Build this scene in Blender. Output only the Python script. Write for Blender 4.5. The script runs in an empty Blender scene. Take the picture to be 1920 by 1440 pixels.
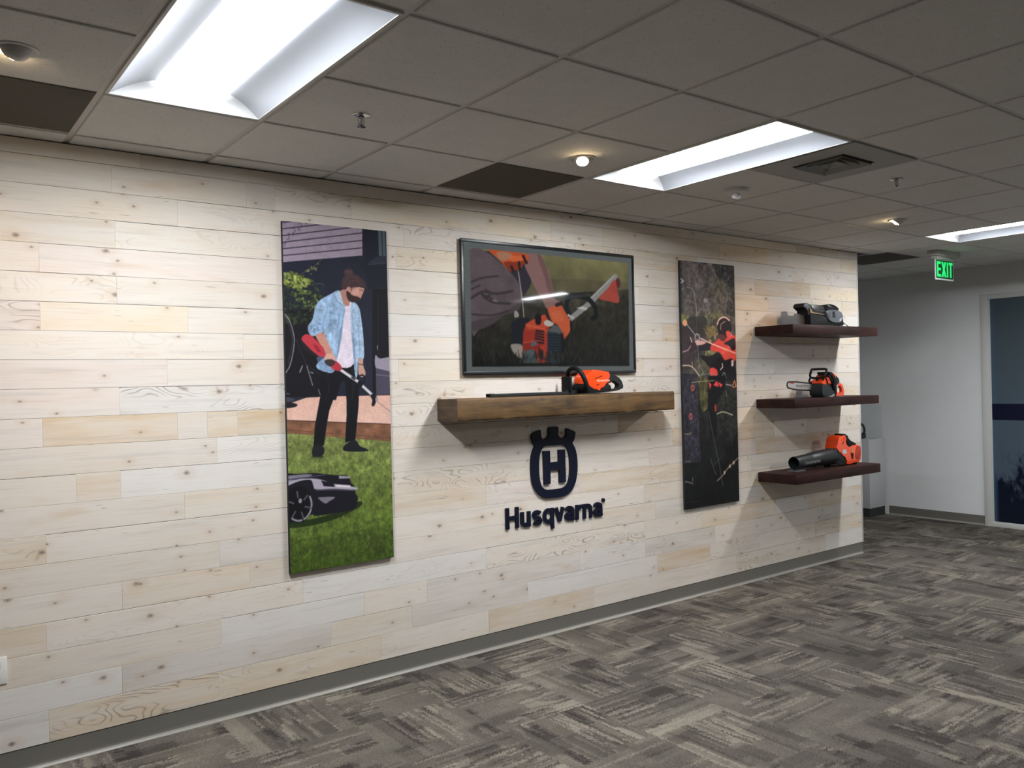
import bpy, bmesh, math, random
import numpy as np
from mathutils import Vector, Matrix

S = bpy.context.scene
COL = S.collection

# ------------------------------------------------------------------ camera
cam = bpy.data.cameras.new('camera')
cam.sensor_fit = 'HORIZONTAL'
cam.sensor_width = 36.0
cam.lens = 36.0 * 1557.19 / 1920.0
cam.clip_start = 0.05
camo = bpy.data.objects.new('camera', cam)
COL.objects.link(camo)
camo.matrix_world = Matrix((
    (0.79779567, 0.01944829, -0.60261416, -1.27385305),
    (-0.60247765, -0.01290446, -0.79803142, -4.13911362),
    (-0.02329675, 0.99972758, 0.00142204, 1.6259456),
    (0, 0, 0, 1)))
S.camera = camo

# ------------------------------------------------------------------ world, exposure
S.view_settings.view_transform = 'Standard'
S.view_settings.look = 'None'
S.view_settings.gamma = 1.0
S.view_settings.exposure = 0.0
S.view_settings.use_curve_mapping = False
wd = bpy.data.worlds.new('world')
S.world = wd
wd.use_nodes = True
wd.node_tree.nodes['Background'].inputs[0].default_value = (0.8, 0.85, 0.9, 1)
wd.node_tree.nodes['Background'].inputs[1].default_value = 0.0

LENS_EDGE = 26.0      # troffer diffuser radiance, outer part
LENS_CORE = 163.0     # over the tube line
SPOT_W = (9, 7, 19)
H = 2.740           # ceiling height
T = 0.6096          # ceiling module
Y0 = 0.762          # first grid line in front of the plank wall

# ------------------------------------------------------------------ helpers
def srgb(r, g, b):
    def f(c):
        c /= 255.0
        return c / 12.92 if c <= 0.04045 else ((c + 0.055) / 1.055) ** 2.4
    return (f(r), f(g), f(b))

class NT:
    """small wrapper that builds a node material"""
    def __init__(s, name):
        s.m = bpy.data.materials.new(name)
        s.m.use_nodes = True
        s.t = s.m.node_tree
        s.b = s.t.nodes['Principled BSDF']
    def n(s, kind, **kw):
        nd = s.t.nodes.new(kind)
        for k, v in kw.items():
            setattr(nd, k, v)
        return nd
    def put(s, sock, v):
        if hasattr(v, 'is_output'):
            s.t.links.new(v, sock)
        elif isinstance(v, (tuple, list)) and len(v) == 3 and sock.type == 'RGBA':
            sock.default_value = (*v, 1)
        else:
            sock.default_value = v
    def math(s, op, a, b=0.0, c=None):
        nd = s.n('ShaderNodeMath', operation=op)
        s.put(nd.inputs[0], a); s.put(nd.inputs[1], b)
        if c is not None: s.put(nd.inputs[2], c)
        return nd.outputs[0]
    def mix(s, f, a, b, blend='MIX'):
        nd = s.n('ShaderNodeMix', data_type='RGBA', blend_type=blend)
        s.put(nd.inputs[0], f); s.put(nd.inputs[6], a); s.put(nd.inputs[7], b)
        return nd.outputs[2]
    def fmix(s, f, a, b):
        nd = s.n('ShaderNodeMix', data_type='FLOAT')
        s.put(nd.inputs[0], f); s.put(nd.inputs[2], a); s.put(nd.inputs[3], b)
        return nd.outputs[0]
    def xyz(s, v):
        nd = s.n('ShaderNodeSeparateXYZ'); s.put(nd.inputs[0], v)
        return nd.outputs
    def vec(s, x, y, z):
        nd = s.n('ShaderNodeCombineXYZ')
        s.put(nd.inputs[0], x); s.put(nd.inputs[1], y); s.put(nd.inputs[2], z)
        return nd.outputs[0]
    def obj(s):
        return s.n('ShaderNodeTexCoord').outputs['Object']
    def pos(s):
        return s.n('ShaderNodeNewGeometry').outputs['Position']
    def noise(s, v, scale, detail=3.0, rough=0.55, dist=0.0):
        nd = s.n('ShaderNodeTexNoise')
        s.put(nd.inputs['Vector'], v); s.put(nd.inputs['Scale'], scale)
        s.put(nd.inputs['Detail'], detail); s.put(nd.inputs['Roughness'], rough)
        s.put(nd.inputs['Distortion'], dist)
        return nd.outputs[0]
    def white(s, v):
        nd = s.n('ShaderNodeTexWhiteNoise', noise_dimensions='3D')
        s.put(nd.inputs['Vector'], v)
        return nd.outputs['Value']
    def ramp(s, f, stops):
        nd = s.n('ShaderNodeValToRGB')
        e = nd.color_ramp.elements
        while len(e) < len(stops): e.new(0.5)
        for el, (p, c) in zip(e, stops):
            el.position = p
            el.color = (*c, 1) if len(c) == 3 else c
        s.put(nd.inputs[0], f)
        return nd.outputs[0]
    def step(s, f, lo, hi):
        nd = s.n('ShaderNodeMapRange', interpolation_type='SMOOTHSTEP')
        s.put(nd.inputs[0], f); s.put(nd.inputs[1], lo); s.put(nd.inputs[2], hi)
        nd.inputs[3].default_value = 0; nd.inputs[4].default_value = 1
        return nd.outputs[0]
    def attr(s, name):
        nd = s.n('ShaderNodeAttribute'); nd.attribute_name = name
        return nd.outputs
    def bump(s, h, strength=0.3, dist=0.01):
        nd = s.n('ShaderNodeBump')
        nd.inputs['Strength'].default_value = strength
        nd.inputs['Distance'].default_value = dist
        s.put(nd.inputs['Height'], h)
        s.t.links.new(nd.outputs[0], s.b.inputs['Normal'])
    def set(s, **kw):
        for k, v in kw.items():
            s.put(s.b.inputs[k.replace('_', ' ')], v)
        return s.m

def plain(name, rgb, rough=0.5, metal=0.0, var=0.06, scale=40.0, coat=0.0, emit=0.0, spec=0.5):
    """procedural paint or plastic: colour with a fine mottling"""
    k = NT(name)
    c = srgb(*rgb)
    f = k.noise(k.obj(), scale, 3.0)
    lo = tuple(x * (1 - var) for x in c); hi = tuple(min(1, x * (1 + var)) for x in c)
    cc = k.mix(f, lo, hi)
    k.set(Base_Color=cc, Roughness=rough, Metallic=metal)
    k.b.inputs['Coat Weight'].default_value = coat
    k.b.inputs['Specular IOR Level'].default_value = spec
    if emit:
        k.set(Emission_Color=c, Emission_Strength=emit)
    return k.m

def tag(o, label=None, cat=None, group=None, kind=None):
    if label: o['label'] = label
    if cat: o['category'] = cat
    if group: o['group'] = group
    if kind: o['kind'] = kind
    return o

ORG = {}
def thing(name, label, cat, loc, group=None):
    o = bpy.data.objects.new(name, None)
    o.empty_display_size = 0.05
    COL.objects.link(o)
    o.location = loc
    ORG[o.name] = Vector(loc)
    return tag(o, label, cat, group)

def link_mesh(name, me, mats, parent=None, origin=None, smooth=None):
    for m in (mats if isinstance(mats, (list, tuple)) else [mats]):
        me.materials.append(m)
    o = bpy.data.objects.new(name, me)
    COL.objects.link(o)
    if parent is not None:
        org = ORG[parent.name]
        o.parent = parent
        ORG[o.name] = org
        me.transform(Matrix.Translation(-org))
    else:
        org = Vector(origin) if origin else Vector((0, 0, 0))
        o.location = org
        ORG[o.name] = org
        me.transform(Matrix.Translation(-org))
    return o

def obj(name, bm, mats, parent=None, origin=None, smooth=0.6):
    bmesh.ops.recalc_face_normals(bm, faces=bm.faces[:])
    if smooth:
        for f in bm.faces: f.smooth = True
        for e in bm.edges:
            if len(e.link_faces) == 2:
                if e.calc_face_angle(0) > smooth: e.smooth = False
            else:
                e.smooth = False
    me = bpy.data.meshes.new(name)
    bm.to_mesh(me); bm.free()
    return link_mesh(name, me, mats, parent, origin)

def BM(): return bmesh.new()

def box(bm, x0, x1, y0, y1, z0, z1, bevel=0.0, mi=0, seg=2):
    vs = [bm.verts.new(p) for p in ((x0, y0, z0), (x1, y0, z0), (x1, y1, z0), (x0, y1, z0),
                                    (x0, y0, z1), (x1, y0, z1), (x1, y1, z1), (x0, y1, z1))]
    fs = [bm.faces.new([vs[i] for i in q]) for q in ((3, 2, 1, 0), (4, 5, 6, 7), (0, 1, 5, 4), (1, 2, 6, 5), (2, 3, 7, 6), (3, 0, 4, 7))]
    for f in fs: f.material_index = mi
    if bevel:
        es = list({e for f in fs for e in f.edges})
        r = bmesh.ops.bevel(bm, geom=es, offset=bevel, segments=seg, affect='EDGES', profile=0.5)
        for f in r['faces']: f.material_index = mi
    return bm

def area2(p):
    return sum(p[i][0] * p[(i + 1) % len(p)][1] - p[(i + 1) % len(p)][0] * p[i][1] for i in range(len(p)))

def curve(pts, n=4, closed=True, sharp=()):
    """Catmull-Rom through pts; indexes in sharp stay corners"""
    out = []
    m = len(pts)
    for i in range(m if closed else m - 1):
        p1 = Vector(pts[i]); p2 = Vector(pts[(i + 1) % m])
        p0 = Vector(pts[i - 1]) if (closed or i > 0) else p1
        p3 = Vector(pts[(i + 2) % m]) if (closed or i + 2 < m) else p2
        if i in sharp: p0 = p1
        if (i + 1) % m in sharp: p3 = p2
        for k in range(n):
            t = k / n
            a = 2 * p1 + (p2 - p0) * t + (2 * p0 - 5 * p1 + 4 * p2 - p3) * t * t + (3 * p1 - p0 - 3 * p2 + p3) * t ** 3
            out.append(tuple(a * 0.5))
    if not closed: out.append(tuple(pts[-1]))
    return out

def prism(bm, pts, y0, y1, bevel=0.0, seg=2, mi=0, taper=1.0):
    """outline in the x-z plane, extruded from y0 (near) to y1 (far)"""
    if area2(pts) < 0: pts = pts[::-1]
    cx = sum(p[0] for p in pts) / len(pts); cz = sum(p[1] for p in pts) / len(pts)
    a = [bm.verts.new((cx + (p[0] - cx) * taper, y0, cz + (p[1] - cz) * taper)) for p in pts]
    b = [bm.verts.new((p[0], y1, p[1])) for p in pts]
    fa = bm.faces.new(a); fb = bm.faces.new(b[::-1])
    n = len(pts)
    sides = [bm.faces.new((a[i], b[i], b[(i + 1) % n], a[(i + 1) % n])) for i in range(n)]
    for f in sides + [fa, fb]: f.material_index = mi
    if bevel:
        es = list(fa.edges) + list(fb.edges)
        bmesh.ops.bevel(bm, geom=es, offset=bevel, segments=seg, affect='EDGES', profile=0.5)
    return bm

def resample(pts, n, start=None):
    P = [Vector(p) for p in pts]
    d = [(P[(i + 1) % len(P)] - P[i]).length for i in range(len(P))]
    tot = sum(d); out = []; i = 0; acc = 0
    for k in range(n):
        t = tot * k / n
        while acc + d[i] < t: acc += d[i]; i += 1
        out.append(tuple(P[i].lerp(P[(i + 1) % len(P)], (t - acc) / max(d[i], 1e-9))))
    return out

def ring_prism(bm, outer, inner, y0, y1, n=96):
    """outline with one hole, extruded in y"""
    if area2(outer) < 0: outer = outer[::-1]
    if area2(inner) < 0: inner = inner[::-1]
    c = Vector((sum(p[0] for p in inner) / len(inner), sum(p[1] for p in inner) / len(inner)))
    def by_angle(poly):
        out = []
        for k in range(n):
            a = 2 * math.pi * k / n
            dx, dz = math.cos(a), math.sin(a)
            best = None
            for i in range(len(poly)):
                p = Vector(poly[i]) - c; q = Vector(poly[(i + 1) % len(poly)]) - c
                den = dx * (q.y - p.y) - dz * (q.x - p.x)
                if abs(den) < 1e-12: continue
                t = (p.x * (q.y - p.y) - p.y * (q.x - p.x)) / den
                s = (p.x * dz - p.y * dx) / den
                if t > 0 and -1e-9 <= s <= 1 + 1e-9 and (best is None or t > best): best = t
            best = best or 0.001
            out.append((c.x + dx * best, c.y + dz * best))
        return out
    O = by_angle(outer); I = by_angle(inner)
    o0 = [bm.verts.new((p[0], y0, p[1])) for p in O]; i0 = [bm.verts.new((p[0], y0, p[1])) for p in I]
    o1 = [bm.verts.new((p[0], y1, p[1])) for p in O]; i1 = [bm.verts.new((p[0], y1, p[1])) for p in I]
    for k in range(n):
        j = (k + 1) % n
        bm.faces.new((o0[k], o0[j], i0[j], i0[k])); bm.faces.new((o1[k], i1[k], i1[j], o1[j]))
        bm.faces.new((o0[k], o1[k], o1[j], o0[j])); bm.faces.new((i0[k], i0[j], i1[j], i1[k]))
    return bm

def tube(bm, path, r, seg=10, closed=False, caps=True, flat=1.0):
    P = [Vector(p) for p in path]
    n = len(P)
    R = r if isinstance(r, (list, tuple)) else [r] * n
    rings = []
    up = None
    for i in range(n):
        if closed: d = P[(i + 1) % n] - P[i - 1]
        else: d = P[min(i + 1, n - 1)] - P[max(i - 1, 0)]
        d.normalize()
        if up is None:
            up = Vector((0, 0, 1)) if abs(d.z) < 0.9 else Vector((0, 1, 0))
        up = (up - d * up.dot(d)).normalized()
        s = d.cross(up)
        rings.append([bm.verts.new(P[i] + (s * math.cos(2 * math.pi * k / seg) * flat + up * math.sin(2 * math.pi * k / seg)) * R[i]) for k in range(seg)])
    for i in range(n if closed else n - 1):
        a, b = rings[i], rings[(i + 1) % n]
        for k in range(seg):
            bm.faces.new((a[k], a[(k + 1) % seg], b[(k + 1) % seg], b[k]))
    if caps and not closed:
        bm.faces.new(rings[0][::-1]); bm.faces.new(rings[-1])
    return bm

def lathe(bm, prof, c, axis='z', seg=32, mi=0):
    """prof: (radius, height) pairs from c along the axis"""
    rings = []
    for r, h in prof:
        ring = []
        for k in range(seg):
            a = 2 * math.pi * k / seg
            q = (r * math.cos(a), r * math.sin(a), h)
            if axis == 'x': q = (h, q[0], q[1])
            elif axis == 'y': q = (q[0], h, q[1])
            ring.append(bm.verts.new((c[0] + q[0], c[1] + q[1], c[2] + q[2])))
        rings.append(ring)
    for a, b in zip(rings, rings[1:]):
        for k in range(seg):
            f = bm.faces.new((a[k], a[(k + 1) % seg], b[(k + 1) % seg], b[k])); f.material_index = mi
    for ring, h in ((rings[0], 0), (rings[-1], 1)):
        f = bm.faces.new(ring if h else ring[::-1]); f.material_index = mi
    return bm

def quad(bm, pts, mi=0):
    f = bm.faces.new([bm.verts.new(p) for p in pts]); f.material_index = mi
    return f

# ribbon lettering: heavy sans-serif, each glyph a list of strokes in a unit box (x to its own width, cap height 1)
XH = 0.74
def arc(cx, cy, rx, ry, a0, a1, n=12):
    return [(cx + rx * math.cos(math.radians(a0 + (a1 - a0) * i / n)), cy + ry * math.sin(math.radians(a0 + (a1 - a0) * i / n))) for i in range(n + 1)]
def glyph(ch, w, s):
    """strokes (centre lines) of a glyph w wide with stroke s"""
    h = s / 2; x = XH
    if ch == 'H': return [[(h, 0), (h, 1)], [(w - h, 0), (w - h, 1)], [(h, .5), (w - h, .5)]]
    if ch == 'u': return [[(h, x), (h, .3)] + arc(w / 2 - .0, .27, w / 2 - h, .27 - h, 180, 360, 14), [(w - h, x), (w - h, 0)]]
    if ch == 'n': return [[(h, x), (h, 0)], arc(w / 2, x - .27, w / 2 - h, .27 - h, 180, 0, 14) + [(w - h, 0)]]
    if ch == 'r': return [[(h, x), (h, 0)], arc(w + .02, x - .31, w - h, .31 - h, 180, 95, 10)]
    if ch == 'v': return [[(h * 1.05, x), (w / 2, h * .7)], [(w - h * 1.05, x), (w / 2, h * .7)]]
    if ch == 'q': return [arc(w / 2 - .0, x / 2, w / 2 - h, x / 2 - h + .01, 0, 360, 28), [(w - h, x), (w - h, -.28)]]
    if ch == 'a':
        return [arc(w / 2, x - .25, w / 2 - h, .25 - h, 165, 0, 12) + [(w - h, .1), (w - h * .7, 0)],
                [(w - h, x * .58), (w * .55, x * .52)] + arc(w * .47, .22, w * .47 - h, .22 - h, 90, 300, 14) + [(w - h, .2)]]
    if ch == 's':
        return [arc(w / 2, x - .21, w / 2 - h, .21 - h, 20, 180, 10) + [(w * .3, x * .55), (w * .7, x * .46)] + arc(w / 2, .21, w / 2 - h, .21 - h, 0, -160, 10)]
    return []
def ribbon(bm, pts, s, depth, place):
    """flat stroke of width s through pts, extruded by depth; place maps (x, z, d) to the world"""
    P = [Vector(p) for p in pts]
    n = len(P); L = []; Rr = []
    closed = (P[0] - P[-1]).length < 1e-6
    for i in range(n):
        a = P[i] - P[i - 1] if i else P[1] - P[0]
        b = P[i + 1] - P[i] if i < n - 1 else P[-1] - P[-2]
        if closed and i in (0, n - 1): a = P[-1] - P[-2]; b = P[1] - P[0]
        a.normalize(); b.normalize()
        t = (a + b).normalized(); nn = Vector((-t.y, t.x))
        k = s / 2 / max(0.5, nn.dot(Vector((-a.y, a.x))))
        L.append(P[i] + nn * k); Rr.append(P[i] - nn * k)
    l0 = [bm.verts.new(place(p.x, p.y, depth)) for p in L]; r0 = [bm.verts.new(place(p.x, p.y, depth)) for p in Rr]
    l1 = [bm.verts.new(place(p.x, p.y, 0)) for p in L]; r1 = [bm.verts.new(place(p.x, p.y, 0)) for p in Rr]
    for i in range(n - 1):
        bm.faces.new((l0[i], r0[i], r0[i + 1], l0[i + 1])); bm.faces.new((l1[i], l1[i + 1], r1[i + 1], r1[i]))
        bm.faces.new((l0[i], l0[i + 1], l1[i + 1], l1[i])); bm.faces.new((r0[i], r1[i], r1[i + 1], r0[i + 1]))
    for i in (0, n - 1):
        bm.faces.new((l0[i], l1[i], r1[i], r0[i]))
WORD = [('H', .90), ('u', .70), ('s', .66), ('q', .74), ('v', .70), ('a', .66), ('r', .43), ('n', .66), ('a', .64)]
def wordmark(bm, place, size, depth, stroke=.23, gap=.09):
    x = 0
    for ch, w in WORD:
        for i, st in enumerate(glyph(ch, w, stroke)):
            ribbon(bm, [((x + p[0]) * size, p[1] * size) for p in st], stroke * size, depth * (1 - .15 * i), place)
        x += w + gap
    return bm

# ------------------------------------------------------------------ materials of the room
def wood_planks():
    k = NT('whitewashed_planks')
    p = k.obj(); x, y, z = k.xyz(p)
    tint = k.attr('tint')['Color']
    r1, r2, grain = k.xyz(k.attr('rnd')['Vector'])
    ox = k.math('ADD', x, k.math('MULTIPLY', r1, 60.0)); oz = k.math('ADD', z, k.math('MULTIPLY', r2, 37.0))
    v_long = k.vec(k.math('MULTIPLY', ox, 1.6), 0.0, k.math('MULTIPLY', oz, 13.0))
    wash = k.noise(v_long, 1.0, 3.0, 0.6)
    c = k.mix(k.step(wash, 0.30, 0.62), tint, k.mix(0.55, tint, srgb(*(226, 220, 212))))
    # warm bleed stains
    st = k.noise(k.vec(k.math('MULTIPLY', ox, 2.3), 5.0, k.math('MULTIPLY', oz, 9.0)), 1.0, 2.0)
    c = k.mix(k.math('MULTIPLY', k.step(st, 0.60, 0.78), k.math('MULTIPLY', r2, .55)), c, srgb(201, 166, 124))
    gy = k.noise(k.vec(k.math('MULTIPLY', ox, 1.1), 9.0, k.math('MULTIPLY', oz, 22.0)), 1.0, 3.0)
    c = k.mix(k.math('MULTIPLY', k.step(gy, 0.55, 0.75), .35), c, srgb(176, 172, 166))
    # fine saw grain
    fg = k.noise(k.vec(k.math('MULTIPLY', ox, 3.6), 2.0, k.math('MULTIPLY', oz, 260.0)), 1.0, 3.0)
    c = k.mix(k.math('MULTIPLY', k.step(fg, 0.50, 0.74), .22), c, srgb(140, 118, 96))
    # cathedral grain on some boards
    warp = k.noise(k.vec(k.math('MULTIPLY', ox, 2.2), 3.0, k.math('MULTIPLY', oz, 6.5)), 1.0, 2.0, 0.4)
    ph = k.math('MULTIPLY', warp, 26.0)
    ln = k.math('POWER', k.math('ABSOLUTE', k.math('SINE', k.math('MULTIPLY', ph, 3.1416))), 14.0)
    pat = k.step(k.noise(k.vec(k.math('MULTIPLY', ox, 3.0), 7.0, k.math('MULTIPLY', oz, 12.0)), 1.0, 2.0), 0.44, 0.62)
    gm = k.math('MULTIPLY', k.math('MULTIPLY', ln, pat), k.step(grain, 0.30, 1.0))
    c = k.mix(k.math('MULTIPLY', gm, .62), c, srgb(120, 98, 80))
    # short dark checks along the grain
    ck = k.noise(k.vec(k.math('MULTIPLY', ox, 9.0), 12.0, k.math('MULTIPLY', oz, 130.0)), 1.0, 1.0)
    cg = k.noise(k.vec(k.math('MULTIPLY', ox, 3.5), 15.0, k.math('MULTIPLY', oz, 14.0)), 1.0, 1.0)
    chk = k.math('MULTIPLY', k.step(ck, 0.68, 0.74), k.step(cg, 0.57, 0.66))
    c = k.mix(k.math('MULTIPLY', chk, .75), c, srgb(104, 88, 74))
    # knots
    def knots(sx, sz, off, lo, hi, gate, amount):
        vo = k.n('ShaderNodeTexVoronoi', feature='F1', voronoi_dimensions='2D')
        qx, qz = k.math('MULTIPLY', ox, sx), k.math('MULTIPLY', oz, sz)
        wob = k.noise(k.vec(k.math('MULTIPLY', ox, 60.0), off, k.math('MULTIPLY', oz, 60.0)), 1.0, 2.0)
        k.put(vo.inputs['Vector'], k.vec(qx, qz, 0.0)); vo.inputs['Scale'].default_value = 1.0
        d = k.math('ADD', vo.outputs['Distance'], k.math('MULTIPLY', k.math('SUBTRACT', wob, 0.5), .05))
        g = k.step(k.xyz(vo.outputs['Color'])[0], gate, gate + 0.02)
        inner = k.math('SUBTRACT', 1.0, k.step(d, lo, hi))
        core = k.math('SUBTRACT', 1.0, k.step(d, lo * .3, hi * .55))
        halo = k.math('SUBTRACT', 1.0, k.step(d, hi, hi * 3.2))
        return k.math('MULTIPLY', inner, k.math('MULTIPLY', g, amount)), k.math('MULTIPLY', halo, k.math('MULTIPLY', g, .18)), k.math('MULTIPLY', core, k.math('MULTIPLY', g, .6))
    for a in ((3.4, 5.2, 20.0, 0.040, 0.075, 0.74, .42), (5.5, 8.5, 33.0, 0.04, 0.075, 0.70, .26)):
        i, h, co = knots(*a)
        c = k.mix(h, c, srgb(196, 164, 128))
        c = k.mix(i, c, srgb(116, 98, 82))
        c = k.mix(co, c, srgb(92, 78, 66))
    # the machined groove between boards is a darker brown
    g = k.step(k.math('MULTIPLY', y, -1.0), -0.004, -0.0008)
    c = k.mix(k.math('SUBTRACT', 1.0, g), c, srgb(82, 70, 60))
    k.set(Base_Color=c, Roughness=0.62)
    k.b.inputs['Specular IOR Level'].default_value = 0.3
    k.bump(k.math('SUBTRACT', fg, k.math('ADD', gm, chk)), 0.12, 0.002)
    return k.m

def carpet():
    k = NT('carpet_tiles')
    x, y, z = k.xyz(k.pos())
    TS = 0.50
    # tufts: edges of the pattern are dithered by the loops of the pile
    cxl, cyl = k.math('FLOOR', k.math('MULTIPLY', x, 170.0)), k.math('FLOOR', k.math('MULTIPLY', y, 170.0))
    w1, w2 = k.white(k.vec(cxl, cyl, 1.0)), k.white(k.vec(cxl, cyl, 2.0))
    x = k.math('ADD', x, k.math('MULTIPLY', k.math('SUBTRACT', w1, .5), .017))
    y = k.math('ADD', y, k.math('MULTIPLY', k.math('SUBTRACT', w2, .5), .017))
    tx = k.math('FLOOR', k.math('DIVIDE', x, TS)); ty = k.math('FLOOR', k.math('DIVIDE', y, TS))
    par = k.math('MODULO', k.math('ABSOLUTE', k.math('ADD', tx, ty)), 2.0)
    u = k.fmix(par, x, y); v = k.fmix(par, y, x)
    def band(h, seglen, seed):
        r = k.math('FLOOR', k.math('DIVIDE', v, h))
        o = k.white(k.vec(r, k.math('ADD', tx, seed), ty))
        s = k.math('FLOOR', k.math('ADD', k.math('DIVIDE', u, seglen), k.math('MULTIPLY', o, 7.0)))
        return k.white(k.vec(r, k.math('ADD', s, k.math('MULTIPLY', tx, 13.0)), k.math('ADD', k.math('MULTIPLY', ty, 7.0), seed)))
    def mad(val, f, amt):
        return k.math('ADD', val, k.math('MULTIPLY', f, amt))
    cloud = k.noise(k.vec(x, y, 2.0), 2.6, 3.0)
    val = mad(.50, k.math('SUBTRACT', cloud, .5), .60)
    val = mad(val, k.math('SUBTRACT', band(0.1667, 0.34, 1.0), .5), .26)
    val = mad(val, k.math('SUBTRACT', band(0.0625, 0.46, 5.0), .5), .14)
    val = mad(val, k.step(band(0.0833, 0.17, 31.0), .80, .82), -.24)
    b3 = band(0.0125, 0.17, 8.0)
    mask = k.step(band(0.125, 0.26, 21.0), .60, .62)
    val = mad(val, k.math('MULTIPLY', mask, k.step(b3, .58, .62)), .26)
    val = mad(val, k.math('MULTIPLY', mask, k.math('SUBTRACT', 1.0, k.step(b3, .26, .30))), -.22)
    val = mad(val, k.step(band(0.0125, 0.62, 15.0), .925, .935), .24)
    val = mad(val, k.math('SUBTRACT', 1.0, k.step(band(0.0125, 0.40, 17.0), .06, .07)), -.20)
    fv = k.math('SUBTRACT', k.math('DIVIDE', v, TS), k.math('FLOOR', k.math('DIVIDE', v, TS)))
    be = k.math('SUBTRACT', 1.0, k.step(fv, .13, .17))
    val = mad(val, k.math('MULTIPLY', be, k.step(k.white(k.vec(tx, ty, 77.0)), .40, .46)), .17)
    fib = k.math('ADD', k.math('MULTIPLY', w1, .5), k.math('MULTIPLY', k.noise(k.pos(), 330.0, 2.0), .5))
    val = mad(val, k.math('SUBTRACT', fib, .5), .42)
    c = k.ramp(val, [(0.06, srgb(*((60, 55, 52), (83, 78, 72), (104, 98, 90), (140, 132, 120))[0])), (0.36, srgb(*((60, 55, 52), (83, 78, 72), (104, 98, 90), (140, 132, 120))[1])), (0.62, srgb(*((60, 55, 52), (83, 78, 72), (104, 98, 90), (140, 132, 120))[2])), (0.98, srgb(*((60, 55, 52), (83, 78, 72), (104, 98, 90), (140, 132, 120))[3]))])
    hue = k.noise(k.vec(x, y, 6.0), 5.0, 2.0)
    c = k.mix(k.math('MULTIPLY', k.step(hue, .45, .6), .30), c, k.mix(1.0, c, (0.86, 0.93, 0.84), 'MULTIPLY'))
    k.set(Base_Color=c, Roughness=0.95)
    k.b.inputs['Specular IOR Level'].default_value = 0.1
    k.bump(fib, 0.6, 0.004)
    return k.m

def acoustic(name, rgb):
    k = NT(name)
    p = k.pos()
    f = k.noise(p, 130.0, 2.0); g = k.noise(p, 38.0, 2.0)
    pit = k.math('MULTIPLY', k.step(f, 0.60, 0.68), k.step(g, 0.42, 0.58))
    c = srgb(*rgb)
    cc = k.mix(k.math('MULTIPLY', pit, .55), k.mix(k.noise(p, 9.0, 2.0), tuple(a * .94 for a in c), tuple(a * 1.05 for a in c)), tuple(a * .35 for a in c))
    k.set(Base_Color=cc, Roughness=0.9)
    k.b.inputs['Specular IOR Level'].default_value = 0.15
    k.bump(k.math('SUBTRACT', 1.0, pit), 0.25, 0.002)
    return k.m

def stained_wood(name, dark, light, rough=0.45, knots=True, sc=1.0, axis=0):
    k = NT(name)
    x, y, z = k.xyz(k.obj())
    a, b, cc_ = (x, y, z) if axis == 0 else (y, x, z)
    v = k.vec(k.math('MULTIPLY', a, 3.0 * sc), k.math('MULTIPLY', b, 30 * sc), k.math('MULTIPLY', cc_, 30 * sc))
    n1 = k.noise(v, 1.0, 4.0, 0.6, 0.6)
    n2 = k.noise(k.vec(k.math('MULTIPLY', a, 9.0 * sc), k.math('MULTIPLY', b, 140 * sc), k.math('MULTIPLY', cc_, 140 * sc)), 1.0, 2.0)
    n3 = k.noise(k.obj(), 7.0 * sc, 3.0)
    f = k.math('ADD', k.math('MULTIPLY', n1, .55), k.math('ADD', k.math('MULTIPLY', n2, .2), k.math('MULTIPLY', n3, .3)))
    c = k.ramp(f, [(0.36, srgb(*dark)), (0.66, srgb(*light))])
    if knots:
        vo = k.n('ShaderNodeTexVoronoi', feature='F1')
        k.put(vo.inputs['Vector'], k.vec(k.math('MULTIPLY', a, 5.0), k.math('MULTIPLY', b, 8.0), k.math('MULTIPLY', cc_, 8.0)))
        vo.inputs['Scale'].default_value = 1.0
        kk = k.math('SUBTRACT', 1.0, k.step(k.math('ADD', vo.outputs['Distance'], k.math('MULTIPLY', n1, .15)), .10, .30))
        c = k.mix(k.math('MULTIPLY', kk, .6), c, tuple(q * .45 for q in srgb(*dark)))
    k.set(Base_Color=c, Roughness=rough)
    k.bump(n2, 0.15, 0.002)
    return k.m

M_plank = wood_planks()
M_carpet = carpet()
M_tile = acoustic('acoustic_tile', (214, 213, 210))
M_darktile = acoustic('charcoal_tile', (96, 92, 84))
M_grid = plain('painted_grid', (190, 188, 182), 0.5)
M_white = plain('white_paint', (234, 235, 234), 0.85, var=0.03, scale=6.0, spec=0.2)
M_greywall = plain('dark_unseen_wall', (92, 92, 94), 0.85, var=0.03, scale=6.0, spec=0.2)  # for the unseen walls, darkened to cut fill light and screen reflection
M_frame = plain('white_enamel', (214, 214, 210), 0.4, var=0.02)
M_cove = plain('grey_vinyl_cove', (112, 109, 101), 0.5, var=0.05, scale=12.0)
M_covetoe = plain('highlit_vinyl_toe', (150, 146, 136), 0.4, var=0.1, scale=30.0)  # paler than the cove: the highlight along the toe is painted in
M_dark = plain('dark_gap', (24, 22, 20), 0.9)

# ------------------------------------------------------------------ room shell
XL, XE, XR, YB, YF = -5.0, 5.818, 8.0, -9.0, 2.0
def struct(name, bm, mats, parent=None, smooth=0.6):
    o = obj(name, bm, mats, parent, None if parent else (0, 0, 0), smooth)
    if parent is None: o['kind'] = 'structure'
    return o

bm = BM(); box(bm, XL, XR, YB, YF, -0.12, 0.0)
struct('floor', bm, M_carpet)
bm = BM(); box(bm, XR, XR + .15, YB, YF, 0, H + .2)
struct('wall_right', bm, M_white)
bm = BM(); box(bm, XL - .15, XL, YB, YF, 0, H + .2)
struct('wall_left', bm, M_greywall)
bm = BM(); box(bm, XL, XR, YB - .15, YB, 0, H + .2)
struct('wall_rear', bm, M_greywall)
bm = BM(); box(bm, XL, XR, YF, YF + .15, 0, H + .2)
struct('wall_far', bm, M_white)

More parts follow.
